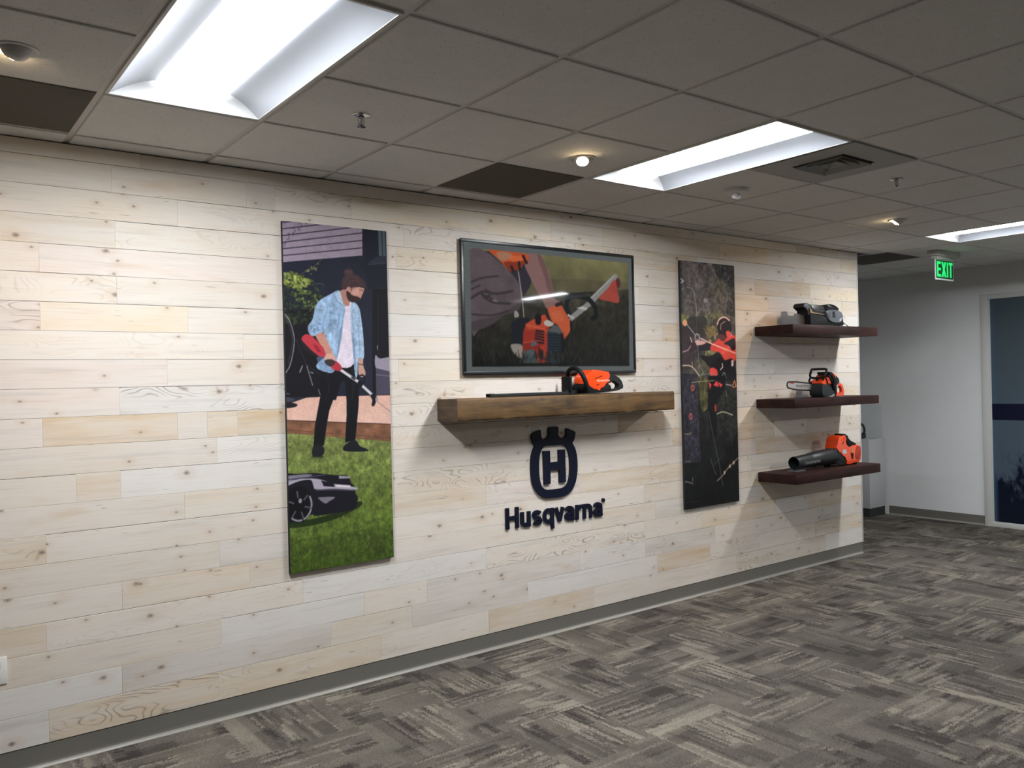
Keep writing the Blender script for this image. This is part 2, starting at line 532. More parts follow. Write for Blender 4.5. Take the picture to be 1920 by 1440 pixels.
# plank wall: every board is a bevelled face of one wall mesh
rng = random.Random(11)
PALETTE = {'w': (224, 212, 197), 'c': (219, 205, 186), 'g': (210, 201, 190), 'p': (221, 206, 194), 'b': (222, 216, 208),
           't': (211, 186, 152), 's': (214, 195, 169), 'y': (226, 208, 180)}
HAND = {20: [(-3, 'c'), (-1.6, 'w'), (-.3, 'g'), (1.4, 'c')],
        19: [(-1.6, 'c'), (-.425, 'c'), (.2, 'g'), (.35, 'w'), (.78, 'y'), (2.2, 'c')],
        18: [(-1.9, 'c'), (-.136, 'w'), (1.1, 'w'), (2.4, 's')],
        17: [(-1.4, 'c'), (-.415, 'w'), (1.05, 'y'), (1.6, 'w'), (3.1, 'c')],
        16: [(-1.5, 'w'), (-.725, 'p'), (.35, 'w'), (1.0, 'w'), (3.0, 'c'), (4.03, 'y')],
        15: [(-1.8, 'w'), (-.414, 'w'), (.9, 'w')],
        14: [(-1.4, 'p'), (-.726, 'y'), (-.1, 'w'), (.95, 'b')],
        13: [(-1.2, 'w'), (.166, 'w'), (1.0, 'w')],
        12: [(-2.1, 'p'), (-.2, 'w'), (1.05, 'y')],
        11: [(-1.5, 'p'), (-.413, 'b', 1), (.95, 'c', 1)],
        10: [(-1.6, 'p'), (-.727, 't'), (-.16, 'w'), (-.02, 's'), (.13, 't'), (.95, 'w')],
        9: [(-1.9, 'w'), (.024, 'b'), (1.0, 'c'), (2.0, 'w')],
        8: [(-1.7, 'c'), (-.6, 's'), (-.417, 'b'), (.6, 'w'), (2.4, 'w')],
        7: [(-1.3, 'w'), (-.136, 'c'), (1.0, 'c', 1), (2.3, 'w')],
        6: [(-1.3, 's'), (-.725, 'w'), (.5, 'w'), (1.0, 's'), (1.63, 'p')],
        5: [(-1.6, 'c'), (.023, 'g'), (.9, 'w'), (2.1, 'w'), (3.0, 'c')],
        4: [(-1.7, 'w'), (-.422, 's'), (.17, 'c'), (.6, 'w'), (2.5, 'c')],
        3: [(-1.6, 's'), (-.731, 'w'), (.45, 'b'), (1.626, 'w', 1), (3.0, 'w')],
        2: [(-1.8, 'c'), (.024, 'b'), (.8, 'w'), (1.203, 'g'), (2.38, 'b'), (3.0, 'g')],
        1: [(-1.5, 'b'), (-.43, 'g'), (.6, 'c'), (1.1, 'g'), (1.94, 'b'), (3.121, 't'), (3.7, 'w')],
        0: [(-1.6, 'b'), (-.729, 's', 1), (.005, 'y'), (.9, 'w'), (1.634, 's'), (2.5, 'w'), (4.008, 'c')]}
verts, faces, tints, rnds = [], [], [], []
def board(x0, x1, z0, z1, tint, grain):
    gz = 0.0006 + 0.0016 * rng.random() ** 1.6
    gx = 0.0002 + 0.0007 * rng.random() ** 3
    b = 0.0012
    i = len(verts)
    X = (x0 + gx * .3, x0 + gx * .3 + b, x1 - gx * .3 - b, x1 - gx * .3); Z = (z0 + .0002, z0 + .0002 + b * .5, z1 - gz - b, z1 - gz)
    verts.extend([(X[1], 0, Z[1]), (X[2], 0, Z[1]), (X[2], 0, Z[2]), (X[1], 0, Z[2]),
                  (X[0], .001, Z[0]), (X[3], .001, Z[0]), (X[3], .001, Z[3]), (X[0], .001, Z[3]),
                  (X[0], .008, Z[0]), (X[3], .008, Z[0]), (X[3], .008, Z[3]), (X[0], .008, Z[3])])
    fs = [(i, i + 1, i + 2, i + 3)]
    for a in range(4):
        c = (a + 1) % 4
        fs.append((i + 4 + a, i + 4 + c, i + c, i + a)); fs.append((i + 8 + a, i + 8 + c, i + 4 + c, i + 4 + a))
    r = (rng.random(), rng.random(), grain)
    j = rng.uniform(.94, 1.05)
    for f in fs:
        faces.append(f); tints.extend([tuple(q * j for q in tint) + (1,)] * len(f)); rnds.extend([r] * len(f))
for row in range(21):
    z0 = 0.114 + 0.1278 * row if row else 0.1016
    z1 = min(0.114 + 0.1278 * (row + 1), H - .002)
    js = list(HAND.get(row, [(-1.5, 'w')]))
    first = js[0][0]
    while first > XL:
        first -= rng.choice((.61, .91, 1.22, 1.52)); js.insert(0, (first, rng.choice('wwcpg')))
    last = js[-1][0]
    while True:
        last += rng.choice((.46, .61, .76, .91, 1.22))
        if last > XE - .2: break
        js.append((last, rng.choice('wwwwccbbgpsty')))
    js[0] = (XL,) + tuple(js[0][1:])
    for i, jn in enumerate(js):
        x1 = js[i + 1][0] if i + 1 < len(js) else XE
        if x1 <= XL: continue
        g = jn[2] if len(jn) > 2 else rng.random() ** 2 * .8
        c = srgb(*PALETTE[jn[1]])
        board(max(jn[0], XL), x1, z0, z1, c, g)
n0 = len(faces)
me = bpy.data.meshes.new('wall_front')
i = len(verts)
bx0, bx1, by0, by1, bz0, bz1 = XL, XE, .007, .16, 0, H
verts += [(bx0, by0, bz0), (bx1, by0, bz0), (bx1, by1, bz0), (bx0, by1, bz0), (bx0, by0, bz1), (bx1, by0, bz1), (bx1, by1, bz1), (bx0, by1, bz1)]
back = [(3, 2, 1, 0), (4, 5, 6, 7), (0, 1, 5, 4), (1, 2, 6, 5), (2, 3, 7, 6), (3, 0, 4, 7)]
faces += [tuple(i + q for q in f) for f in back]
tints += [(.1, .08, .06, 1)] * 24; rnds += [(0, 0, 0)] * 24
me.from_pydata(verts, [], faces)
a = me.color_attributes.new('tint', 'FLOAT_COLOR', 'CORNER'); a.data.foreach_set('color', np.array(tints, 'f').ravel())
a = me.attributes.new('rnd', 'FLOAT_VECTOR', 'CORNER'); a.data.foreach_set('vector', np.array(rnds, 'f').ravel())
me.polygons.foreach_set('material_index', np.array([0] * n0 + [1, 1, 1, 1, 2, 2], 'i')[:len(faces)])
wall_front = link_mesh('wall_front', me, [M_plank, M_dark, M_white])
wall_front['kind'] = 'structure'
bm = BM(); box(bm, XE, XE + .012, -.004, .162, 0.1, H, 0.001)
struct('trim_1', bm, plain('white_metal_edge', (222, 222, 220), 0.3, metal=0.2))

# cove baseboards
def cove(name, p0, p1, nrm, h=0.098):
    bm = BM()
    p0 = Vector(p0); p1 = Vector(p1); n = Vector(nrm)
    prof = [(.0, h), (.0045, h), (.0045, .030), (.006, .016), (.011, .006), (.018, .0015), (.018, 0), (0, 0)]
    a = [bm.verts.new(p0 + n * d + Vector((0, 0, z))) for d, z in prof]
    b = [bm.verts.new(p1 + n * d + Vector((0, 0, z))) for d, z in prof]
    for i in range(len(prof)):
        j = (i + 1) % len(prof)
        f = bm.faces.new((a[i], b[i], b[j], a[j])); f.material_index = 1 if i in (3, 4, 5) else 0
    bm.faces.new(a); bm.faces.new(b[::-1])
    return struct(name, bm, [M_cove, M_covetoe])
cove('baseboard_front', (XL, .007, 0), (XE, .007, 0), (0, -1, 0))
cove('baseboard_right', (XR, -.127, 0), (XR, .93, 0), (-1, 0, 0), .102)

# ------------------------------------------------------------------ ceiling: drop tiles in an exposed grid
troffers = [(-1, 0), (3, 0), (9, 0), (9, 5)]       # (column, row) of the 2 x 4 ft lights
if []: troffers += []
darks = [(-2, -1), (2, -1), (10, -2)]
vents = [(4, 1)]
skip = set()
for c_, j_ in troffers: skip |= {(c_, j_), (c_, j_ + 1)}
skip |= set(darks) | set(vents)
def cell(c_, j_):
    return c_ * T, (c_ + 1) * T, -(Y0 + (j_ + 1) * T), -(Y0 + j_ * T)
G = 0.012
bm = BM()
def tile(bm, x0, x1, y0, y1, z=H, mi=0, e=.004):
    """lay-in tile whose face hangs 7 mm below the grid, edges eased"""
    o = [(x0, y0), (x1, y0), (x1, y1), (x0, y1)]; k = [(x0 + e, y0 + e), (x1 - e, y0 + e), (x1 - e, y1 - e), (x0 + e, y1 - e)]
    a = [bm.verts.new((p[0], p[1], z)) for p in k]; b = [bm.verts.new((p[0], p[1], z + .003)) for p in o]; c = [bm.verts.new((p[0], p[1], z + .012)) for p in o]
    for f in [a[::-1]] + [(a[i], a[(i + 1) % 4], b[(i + 1) % 4], b[i]) for i in range(4)] + [(b[i], b[(i + 1) % 4], c[(i + 1) % 4], c[i]) for i in range(4)] + [c]:
        bm.faces.new(f).material_index = mi
for c_ in range(-9, 14):
    for j_ in range(-5, 14):
        if (c_, j_) in skip: continue
        x0, x1, y0, y1 = cell(c_, j_)
        x0, x1, y0, y1 = max(x0 + G, XL), min(x1 - G, XR), max(y0 + G, YB), min(y1 - G, YF)
        if x1 - x0 < .03 or y1 - y0 < .03: continue
        if x0 < XE and y0 < 0 < y1: y1 = -.002
        if y0 >= 0 and x0 < XE: continue
        tile(bm, x0, x1, y0, y1)
# opaque deck above the grid
box(bm, XL - .1, XR + .1, YB - .1, YF + .1, H + .15, H + .20)
ceiling = struct('ceiling', bm, M_tile, smooth=0)
bm = BM()
zb = H + .006
for c_ in range(-8, 14):
    x = c_ * T
    if XL < x < XR:
        for j_ in range(-5, 14):
            x0, x1, y0, y1 = cell(c_, j_)
            a, b = max(y0, YB), min(y1, YF)
            if b <= a: continue
            if any((c_, j_) in ((tc, tj + 0), (tc, tj + 1)) and False for tc, tj in troffers): continue
            if x < XE:
                if a >= 0: continue
                b = min(b, -.001)
            box(bm, x - G, x + G, a, b, zb, zb + .02)
for j_ in range(-5, 14):
    y = -(Y0 + j_ * T)
    if YB < y < YF:
        for c_ in range(-9, 14):
            x0, x1 = max(c_ * T + G, XL), min((c_ + 1) * T - G, XR)
            if x1 - x0 < .02 or (y > 0 and x0 < XE): continue
            if any(c_ == tc and j_ == tj + 1 for tc, tj in troffers): continue
            box(bm, x0, x1, y - G, y + G, zb, zb + .02)
g = struct('ceiling_grid', bm, M_grid, ceiling, smooth=0)

# ------------------------------------------------------------------ recessed lights
def lens_mat(dim=1.0):
    k = NT('troffer_diffuser')
    x, y, z = k.xyz(k.obj())
    f = k.step(k.math('ABSOLUTE', x), 0.02, 0.085)
    k.set(Base_Color=(.9, .9, .9), Roughness=.5, Emission_Color=(0.93, 0.96, 1.0), Emission_Strength=k.fmix(f, LENS_CORE * dim, LENS_EDGE * dim))
    return k.m
M_lens, M_lens_dim, M_lens_mid = lens_mat(), lens_mat(.86), lens_mat(.93)  # dimmer copies for single troffers, set to balance the wall brightness
M_wing = plain('reflector_enamel', (192, 197, 205), 0.55, var=0.01, spec=0.3)
M_endplate = plain('lit_end_plate_enamel', (244, 246, 248), 0.5, var=0.01, spec=0.3)  # whiter than the reflectors, painting in the lens light on the plates
LW, LD = 0.135, 0.050        # half width of the diffuser, recess depth
def troffer(c_, j_, label, group='recessed troffer lights'):
    x0 = c_ * T; y1 = -(Y0 + j_ * T); y0 = y1 - 2 * T
    cx, cy = x0 + T / 2, (y0 + y1) / 2
    t = thing('troffer_light', label, 'ceiling light', (cx, cy, H), group)
    hx, hy = T / 2 - .010, T - .010
    e = .10                                # sloping end plates
    z0, z1 = H - .001, H + LD
    for s in (-1, 1):
        bm = BM()
        n = 8
        rows = []
        for i in range(n + 1):
            u = i / n
            xx = cx + s * (hx - .012 - (hx - .012 - LW) * u); zz = z0 + LD * (1 - (1 - u) ** 1.7)
            ee = .012 + (e - .012) * u
            rows.append((bm.verts.new((xx, cy - hy + ee, zz)), bm.verts.new((xx, cy + hy - ee, zz))))
        for a, b in zip(rows, rows[1:]):
            bm.faces.new((a[0], a[1], b[1], b[0]))
        obj('reflector', bm, M_wing, t)
    for s in (-1, 1):
        bm = BM()
        n = 8; rows = []
        for i in range(n + 1):
            u = i / n
            hw = (hx - .012) + (LW - hx + .012) * u
            rows.append((bm.verts.new((cx - hw, cy + s * (hy - .012 - (e - .012) * u), z0 + LD * (1 - (1 - u) ** 1.7))), bm.verts.new((cx + hw, cy + s * (hy - .012 - (e - .012) * u), z0 + LD * (1 - (1 - u) ** 1.7)))))
        for a, b in zip(rows, rows[1:]):
            bm.faces.new((a[0], a[1], b[1], b[0]))
        obj('end_plate', bm, M_endplate, t)
    bm = BM()
    n = 10; rows = []
    for i in range(n + 1):
        a = math.pi * i / n
        xx = cx - LW * math.cos(a); zz = z1 - .022 * math.sin(a)
        rows.append((bm.verts.new((xx, cy - hy + e, zz)), bm.verts.new((xx, cy + hy - e, zz))))
    for a, b in zip(rows, rows[1:]): bm.faces.new((a[0], b[0], b[1], a[1]))
    obj('diffuser', bm, {(9, 0): M_lens_dim, (-1, 0): M_lens_mid}.get((c_, j_), M_lens), t)
    bm = BM()
    for a in ((cx - hx, cx + hx, cy - hy, cy - hy + .012), (cx - hx, cx + hx, cy + hy - .012, cy + hy),
              (cx - hx, cx - hx + .012, cy - hy + .012, cy + hy - .012), (cx + hx - .012, cx + hx, cy - hy + .012, cy + hy - .012)):
        box(bm, *a, H - .003, H + .012, .001)
    box(bm, cx - hx, cx + hx, cy - hy, cy + hy, H + LD + .02, H + LD + .03)
    obj('housing_frame', bm, M_frame, t)
    return t
TL = ['large recessed troffer light at top left of the photo, nearest the camera',
      'recessed troffer light above the television and beside the air vent',
      'recessed troffer light at right edge, next to the green exit sign',
      'recessed troffer light behind the camera, seen as a streak in the television']
for (c_, j_), l in zip(troffers, TL): troffer(c_, j_, l)
for i, (c_, j_) in enumerate(troffers[4:]):
    troffer(c_, j_, 'recessed troffer light farther back along the right wall, out of the photo')

M_eyebrass = plain('white_eyeball_trim', (205, 203, 198), 0.35)
def bulb_mat():
    k = NT('halogen_bulb')
    k.set(Base_Color=(.9, .85, .7), Roughness=.3, Emission_Color=(1.0, .74, .42), Emission_Strength=100.0)
    return k.m
M_bulb = bulb_mat()
M_chrome = plain('chrome', (190, 190, 190), 0.16, metal=1.0, var=0.02)
M_cup = plain('bulb_cup', (120, 110, 96), 0.3, metal=0.8)
def eyeball(x, y, aim, label, watts):
    t = thing('eyeball_spotlight', label, 'spotlight', (x, y, H), 'eyeball spotlights over the plank wall')
    bm = BM()
    lathe(bm, [(.043, .004), (.052, -.003), (.060, -.006), (.067, -.003), (.068, .004)], (x, y, H), seg=40)
    obj('trim_ring', bm, M_eyebrass, t)
    d = (Vector(aim) - Vector((x, y, H))).normalized()
    q = d.to_track_quat('Z', 'Y')
    c = Vector((x, y, H + .008))
    bm = BM()
    R = .046
    prof = [(R * math.sin(math.radians(a)), R * math.cos(math.radians(a))) for a in range(170, 38, -11)] + [(.030, .034), (.028, .022), (.026, .018)]
    lathe(bm, prof, (0, 0, 0), seg=40)
    bm.transform(Matrix.Translation(c) @ q.to_matrix().to_4x4())
    ball = obj('eyeball', bm, M_eyebrass, t)
    bm = BM()
    lathe(bm, [(.0275, .030), (.025, .036), (.016, .041), (.004, .0425)], (0, 0, 0), seg=28)
    bm.transform(Matrix.Translation(c) @ q.to_matrix().to_4x4())
    obj('bulb', bm, M_bulb, ball)
    l = bpy.data.lights.new('spot_lamp', 'SPOT')
    l.energy = watts; l.color = (1.0, .58, .26); l.spot_size = math.radians(76); l.spot_blend = .7; l.shadow_soft_size = .022
    lo = bpy.data.objects.new('spot_lamp', l); COL.objects.link(lo)
    lo.parent = t
    lo.matrix_basis = Matrix.Translation(c + d * .050 - Vector((x, y, H))) @ (q @ Vector((0, 0, 1)).rotation_difference(Vector((0, 0, -1)))).to_matrix().to_4x4()
    return t
eyeball(-.914, -1.05, ((-1.25, 0, 1.75), (0.3, -2.4, 0), (4.05, 0, 1.3))[0], 'white eyeball spotlight at far left of the ceiling, turned to the wall', SPOT_W[0])
eyeball(1.533, -1.05, ((-1.25, 0, 1.75), (0.3, -2.4, 0), (4.05, 0, 1.3))[1], 'glowing eyeball spotlight beside the dark ceiling panel above the television', SPOT_W[1])
eyeball(4.598, -1.045, ((-1.25, 0, 1.75), (0.3, -2.4, 0), (4.05, 0, 1.3))[2], 'eyeball spotlight above the three shelves, showing a thin bright crescent', SPOT_W[2])

for (c_, j_), l in zip(darks, ['dark charcoal ceiling panel in the upper left corner, beside the big troffer', 'dark charcoal ceiling panel above the television, left of the glowing spotlight',
                               'dark charcoal ceiling panel beyond the end of the plank wall']):
    x0, x1, y0, y1 = cell(c_, j_)
    bm = BM(); tile(bm, x0 + G, x1 - G, y0 + G, y1 - G, z=H + .002)
    o = obj('ceiling_panel', bm, M_darktile, None, ((x0 + x1) / 2, (y0 + y1) / 2, H))
    tag(o, l, 'ceiling panel', 'charcoal ceiling panels')

# air diffuser
x0, x1, y0, y1 = cell(4, 1)
cx, cy = (x0 + x1) / 2, (y0 + y1) / 2
t = thing('ceiling_vent', 'square white air vent with stepped louvers beside the troffer light', 'air vent', (cx, cy, H))
M_vent = plain('vent_enamel', (150, 150, 146), 0.5)
bm = BM()
h = T / 2 - .008; k0 = .150
for a, b in (((-h, -h), (h, -k0)), ((-h, k0), (h, h)), ((-h, -k0), (-k0, k0)), ((k0, -k0), (h, k0))):
    box(bm, cx + a[0], cx + b[0], cy + a[1], cy + b[1], H - .003, H + .004)
obj('face_plate', bm, M_vent, t, smooth=0)
bm = BM()
box(bm, cx - .16, cx + .16, cy - .16, cy + .16, H + .075, H + .080)
for s in (-1, 1):
    box(bm, cx + s * .154 - .004, cx + s * .154 + .004, cy - .152, cy + .152, H, H + .08); box(bm, cx - .152, cx + .152, cy + s * .154 - .004, cy + s * .154 + .004, H, H + .08)
obj('duct_throat', bm, M_dark, t, smooth=0)
for ro, ri, zz in ((.138, .104, -.014), (.096, .064, -.010), (.056, .0, -.007)):
    bm = BM()
    def ringq(r, z): return [bm.verts.new((cx + sx * r, cy + sy * r, z)) for sx, sy in ((-1, -1), (1, -1), (1, 1), (-1, 1))]
    a = ringq(ro, H + zz); b = ringq(max(ri, .001), H + .045); c = ringq(ro, H + zz + .003)
    for i in range(4):
        j = (i + 1) % 4
        bm.faces.new((a[i], a[j], b[j], b[i])); bm.faces.new((a[i], a[j], c[j], c[i])); bm.faces.new((c[i], c[j], b[j], b[i]))
    obj('louver', bm, M_vent, t, smooth=0)

# sprinklers and detector
def sprinkler(x, y, label):
    t = thing('sprinkler_head', label, 'sprinkler', (x, y, H), 'pendent ceiling sprinklers')
    bm = BM(); lathe(bm, [(.036, 0), (.036, -.003), (.028, -.007), (.014, -.009), (.013, 0)], (x, y, H), seg=28)
    obj('escutcheon', bm, M_chrome, t)
    bm = BM(); lathe(bm, [(.010, -.004), (.010, -.018), (.007, -.020), (.004, -.024), (.004, -.043), (.006, -.046)], (x, y, H), seg=16)
    for s in (-1, 1): tube(bm, [(x + s * .010, y, H - .017), (x + s * .014, y, H - .026), (x + s * .010, y, H - .040), (x, y, H - .047)], .0022, 8)
    obj('frame_arm', bm, M_chrome, t)
    bm = BM(); lathe(bm, [(.003, -.046), (.017, -.049), (.018, -.051), (.003, -.052)], (x, y, H), seg=20)
    obj('deflector', bm, M_chrome, t)
sprinkler(.307, -1.061, 'chrome sprinkler head near the big troffer light at left')
sprinkler(3.359, -1.693, 'dark sprinkler head right of the square air vent')
t = thing('strobe_detector', 'round white ceiling detector with a clear shiny bulb under the middle troffer', 'detector', (2.769, -1.029, H))
bm = BM(); lathe(bm, [(.074, 0), (.074, -.010), (.068, -.020), (.050, -.028), (.030, -.030), (.001, -.030)], (2.769, -1.029, H), seg=40)
obj('detector_base', bm, M_frame, t)
bm = BM(); lathe(bm, [(.027, -.028), (.028, -.042), (.020, -.056), (.001, -.061)], (2.769, -1.029, H), seg=24)
k = NT('clear_bulb'); k.set(Base_Color=(.9, .9, .9), Roughness=.08, Metallic=.7)
obj('bulb_cover', bm, k.m, t)

# ------------------------------------------------------------------ glazed door in the right wall
XD = XR
t = thing('door_1', 'tall glazed door with blue film and a navy band in a white frame', 'door', (XD, -.62, 0))
t['kind'] = 'structure'
ya, yb, yg0, yg1 = -1.12, -.127, -1.035, -.205
bm = BM()
box(bm, XD - .025, XD + .02, yg1, yb, 0, 2.44, .004); box(bm, XD - .025, XD + .02, ya, yg0, 0, 2.44, .004)
box(bm, XD - .025, XD + .02, yg0, yg1, 2.385, 2.44, .004); box(bm, XD - .025, XD + .02, yg0, yg1, 0, .055, .004)
for q in ((yg1 - .012, yg1, .055, 2.385), (yg0, yg0 + .012, .055, 2.385)):
    box(bm, XD - .016, XD + .02, *q, .002)
obj('door_frame', bm, M_frame, t)
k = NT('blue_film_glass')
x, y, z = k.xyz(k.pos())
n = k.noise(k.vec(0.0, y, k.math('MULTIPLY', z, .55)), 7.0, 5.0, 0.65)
tree = k.step(k.math('SUBTRACT', k.math('ADD', 0.62, k.math('MULTIPLY', k.math('SUBTRACT', n, .5), 1.9)), z), -.12, .30)  # noise-edged tree shapes drawn into the glass colour, darker low down
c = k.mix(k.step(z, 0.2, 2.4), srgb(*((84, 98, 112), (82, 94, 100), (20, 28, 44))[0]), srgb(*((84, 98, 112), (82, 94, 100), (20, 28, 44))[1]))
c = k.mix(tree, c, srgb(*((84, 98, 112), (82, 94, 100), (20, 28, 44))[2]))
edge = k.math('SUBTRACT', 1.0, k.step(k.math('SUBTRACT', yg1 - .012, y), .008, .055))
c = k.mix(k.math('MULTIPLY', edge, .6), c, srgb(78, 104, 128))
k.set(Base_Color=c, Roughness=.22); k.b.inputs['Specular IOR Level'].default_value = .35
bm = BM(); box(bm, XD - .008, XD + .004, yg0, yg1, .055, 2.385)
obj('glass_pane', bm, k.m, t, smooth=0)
bm = BM(); box(bm, XD - .0095, XD - .0075, yg0 + .002, yg1 - .012, (1.121, 1.289)[0], (1.121, 1.289)[1])
o = obj('film_band', bm, plain('navy_film', (16, 18, 46), .35), t, smooth=0); o['label'] = 'navy blue band across the glass'

# ------------------------------------------------------------------ printed pictures
class Painter:
    """paints a flat print into a colour grid; coordinates are fractions of its width and height from the top left"""
    def __init__(s, w, h, n, base, seed=1):
        s.w, s.h = w, h
        s.nx = n; s.ny = max(2, int(round(n * h / w)))
        s.img = np.zeros((s.ny, s.nx, 3)); s.img[:] = base
        s.rng = np.random.default_rng(seed)
        s.ys, s.xs = np.mgrid[0:s.ny, 0:s.nx]
    def px(s, pts):
        return np.array(pts, float) * (s.nx - 1, s.ny - 1)
    def cover(s, pts, ss=3):
        p = s.px(pts)
        x0, y0 = np.floor(p.min(0)).astype(int) - 1; x1, y1 = np.ceil(p.max(0)).astype(int) + 2
        x0, y0 = max(x0, 0), max(y0, 0); x1, y1 = min(x1, s.nx), min(y1, s.ny)
        if x1 <= x0 or y1 <= y0: return None
        acc = np.zeros((y1 - y0, x1 - x0))
        for a in range(ss):
            for b in range(ss):
                yy = np.arange(y0, y1)[:, None] + (a + .5) / ss - .5; xx = np.arange(x0, x1)[None, :] + (b + .5) / ss - .5
                ins = np.zeros(acc.shape, bool)
                for i in range(len(p)):
                    (ax, ay), (bx, by) = p[i], p[(i + 1) % len(p)]
                    if ay == by: continue
                    cond = ((ay > yy) != (by > yy)) & (xx < (bx - ax) * (yy - ay) / (by - ay) + ax)
                    ins ^= cond
                acc += ins
        return x0, x1, y0, y1, acc / (ss * ss)
    def poly(s, pts, col, alpha=1.0, noise=0.0, col2=None):
        """fill; col2 blends in from top to bottom of the shape"""
        r = s.cover(pts)
        if r is None: return
        x0, x1, y0, y1, m = r
        c = np.array(col, float)[None, None, :] * np.ones(m.shape + (1,))
        if col2 is not None:
            t = np.linspace(0, 1, m.shape[0])[:, None, None]
            c = c * (1 - t) + np.array(col2, float) * t
        if noise:
            c = c * (1 + noise * s.rng.normal(size=m.shape)[..., None])
        m = (m * alpha)[..., None]
        s.img[y0:y1, x0:x1] = s.img[y0:y1, x0:x1] * (1 - m) + c * m
    def smooth(s, pts, col, **kw):
        s.poly(curve([tuple(p) for p in pts], 5), col, **kw)
    def line(s, pts, col, w, alpha=1.0, sm=False):
        """stroke of width w (in grid cells) through pts"""
        if sm: pts = curve([tuple(p) for p in pts], 5, closed=False)
        p = s.px(pts)
        for a, b in zip(p, p[1:]):
            x0 = max(int(min(a[0], b[0]) - w - 1), 0); x1 = min(int(max(a[0], b[0]) + w + 2), s.nx)
            y0 = max(int(min(a[1], b[1]) - w - 1), 0); y1 = min(int(max(a[1], b[1]) + w + 2), s.ny)
            if x1 <= x0 or y1 <= y0: continue
            X = s.xs[y0:y1, x0:x1]; Y = s.ys[y0:y1, x0:x1]
            d = b - a; L = max(d @ d, 1e-9)
            t = np.clip(((X - a[0]) * d[0] + (Y - a[1]) * d[1]) / L, 0, 1)
            dist = np.hypot(X - a[0] - t * d[0], Y - a[1] - t * d[1])
            m = (np.clip(w / 2 + .5 - dist, 0, 1) * alpha)[..., None]
            s.img[y0:y1, x0:x1] = s.img[y0:y1, x0:x1] * (1 - m) + np.array(col, float) * m
    def ell(s, c, rx, ry, col, a0=0, a1=360, **kw):
        s.poly([(c[0] + rx * math.cos(math.radians(a)), c[1] + ry * math.sin(math.radians(a))) for a in np.linspace(a0, a1, 33)[:-1]], col, **kw)
    def blobs(s, pts, n, size, cols, alpha=.8, asp=1.6, spread=1.0):
        """n leaf-like flecks of about size cells inside the polygon"""
        r = s.cover(pts, 1)
        if r is None: return
        x0, x1, y0, y1, m = r
        yy, xx = np.nonzero(m > .5)
        if len(yy) == 0: return
        for i in s.rng.integers(0, len(yy), n):
            cx, cy = xx[i] + x0, yy[i] + y0
            k = size * s.rng.uniform(.5, 1.4); an = s.rng.uniform(0, math.pi)
            col = np.array(cols[s.rng.integers(len(cols))], float) * s.rng.uniform(.75, 1.2)
            q = []
            for a in np.linspace(0, 2 * math.pi, 9)[:-1]:
                u, v = k * asp * math.cos(a), k * math.sin(a) * s.rng.uniform(.6, 1.1)
                q.append(((cx + u * math.cos(an) - v * math.sin(an)) / (s.nx - 1), (cy + u * math.sin(an) + v * math.cos(an)) / (s.ny - 1)))
            s.poly(q, col, alpha=alpha)
    def grain(s, pts, amp, scale):
        """soft clumpy variation inside the polygon"""
        r = s.cover(pts, 1)
        if r is None: return
        x0, x1, y0, y1, m = r
        h, w = m.shape
        t = np.zeros((h, w))
        for k, a in ((1, .5), (2, .8), (4, 1.0)):
            q = s.rng.normal(size=(int(h / (scale * k)) + 3, int(w / (scale * k)) + 3))
            yy = np.linspace(0, q.shape[0] - 1.001, h); xx = np.linspace(0, q.shape[1] - 1.001, w)
            yi = yy.astype(int); xi = xx.astype(int); fy = (yy - yi)[:, None]; fx = (xx - xi)[None]
            t += a * ((q[yi][:, xi] * (1 - fx) + q[yi][:, xi + 1] * fx) * (1 - fy) + (q[yi + 1][:, xi] * (1 - fx) + q[yi + 1][:, xi + 1] * fx) * fy)
        s.img[y0:y1, x0:x1] *= (1 + amp * t * m)[..., None].clip(.25, 2.2)
    def grass(s, pts, n, ln, cols, alpha=.6):
        r = s.cover(pts, 1)
        x0, x1, y0, y1, m = r
        yy, xx = np.nonzero(m > .5)
        for i in s.rng.integers(0, len(yy), n):
            cx, cy = xx[i] + x0, yy[i] + y0
            f = .45 + .9 * (cy - y0) / max(1, y1 - y0)
            L = ln * f * s.rng.uniform(.5, 1.5); dx = L * s.rng.uniform(-.7, .7)
            col = np.array(cols[s.rng.integers(len(cols))], float) * s.rng.uniform(.7, 1.25)
            s.line([(cx / (s.nx - 1), cy / (s.ny - 1)), ((cx + dx) / (s.nx - 1), (cy - L) / (s.ny - 1))], col, 1.1, alpha)
    def blur(s, n=1):
        for _ in range(n):
            p = np.pad(s.img, ((1, 1), (1, 1), (0, 0)), 'edge')
            s.img = (p[1:-1, 1:-1] * 4 + p[:-2, 1:-1] + p[2:, 1:-1] + p[1:-1, :-2] + p[1:-1, 2:]) / 8

    def sheet(s, name, mat, parent, origin, gain):
        """the print as a flat sheet facing -y: origin is its top left corner"""
        c = s.img.clip(0, 255) / 255
        lin = np.where(c <= .04045, c / 12.92, ((c + .055) / 1.055) ** 2.4) * gain
        co = np.zeros((s.ny, s.nx, 3), 'f')
        co[..., 0] = origin[0] + s.w * s.xs / (s.nx - 1); co[..., 1] = origin[1]; co[..., 2] = origin[2] - s.h * s.ys / (s.ny - 1)
        i = np.arange(s.ny * s.nx).reshape(s.ny, s.nx)
        f = np.stack([i[1:, :-1], i[1:, 1:], i[:-1, 1:], i[:-1, :-1]], -1).reshape(-1, 4)
        me = bpy.data.meshes.new(name)
        me.vertices.add(s.nx * s.ny); me.vertices.foreach_set('co', co.ravel())
        me.loops.add(f.size); me.loops.foreach_set('vertex_index', f.ravel().astype('i'))
        me.polygons.add(len(f)); me.polygons.foreach_set('loop_start', np.arange(0, f.size, 4, dtype='i'))
        me.update(calc_edges=True)
        a = me.color_attributes.new('print', 'FLOAT_COLOR', 'POINT')
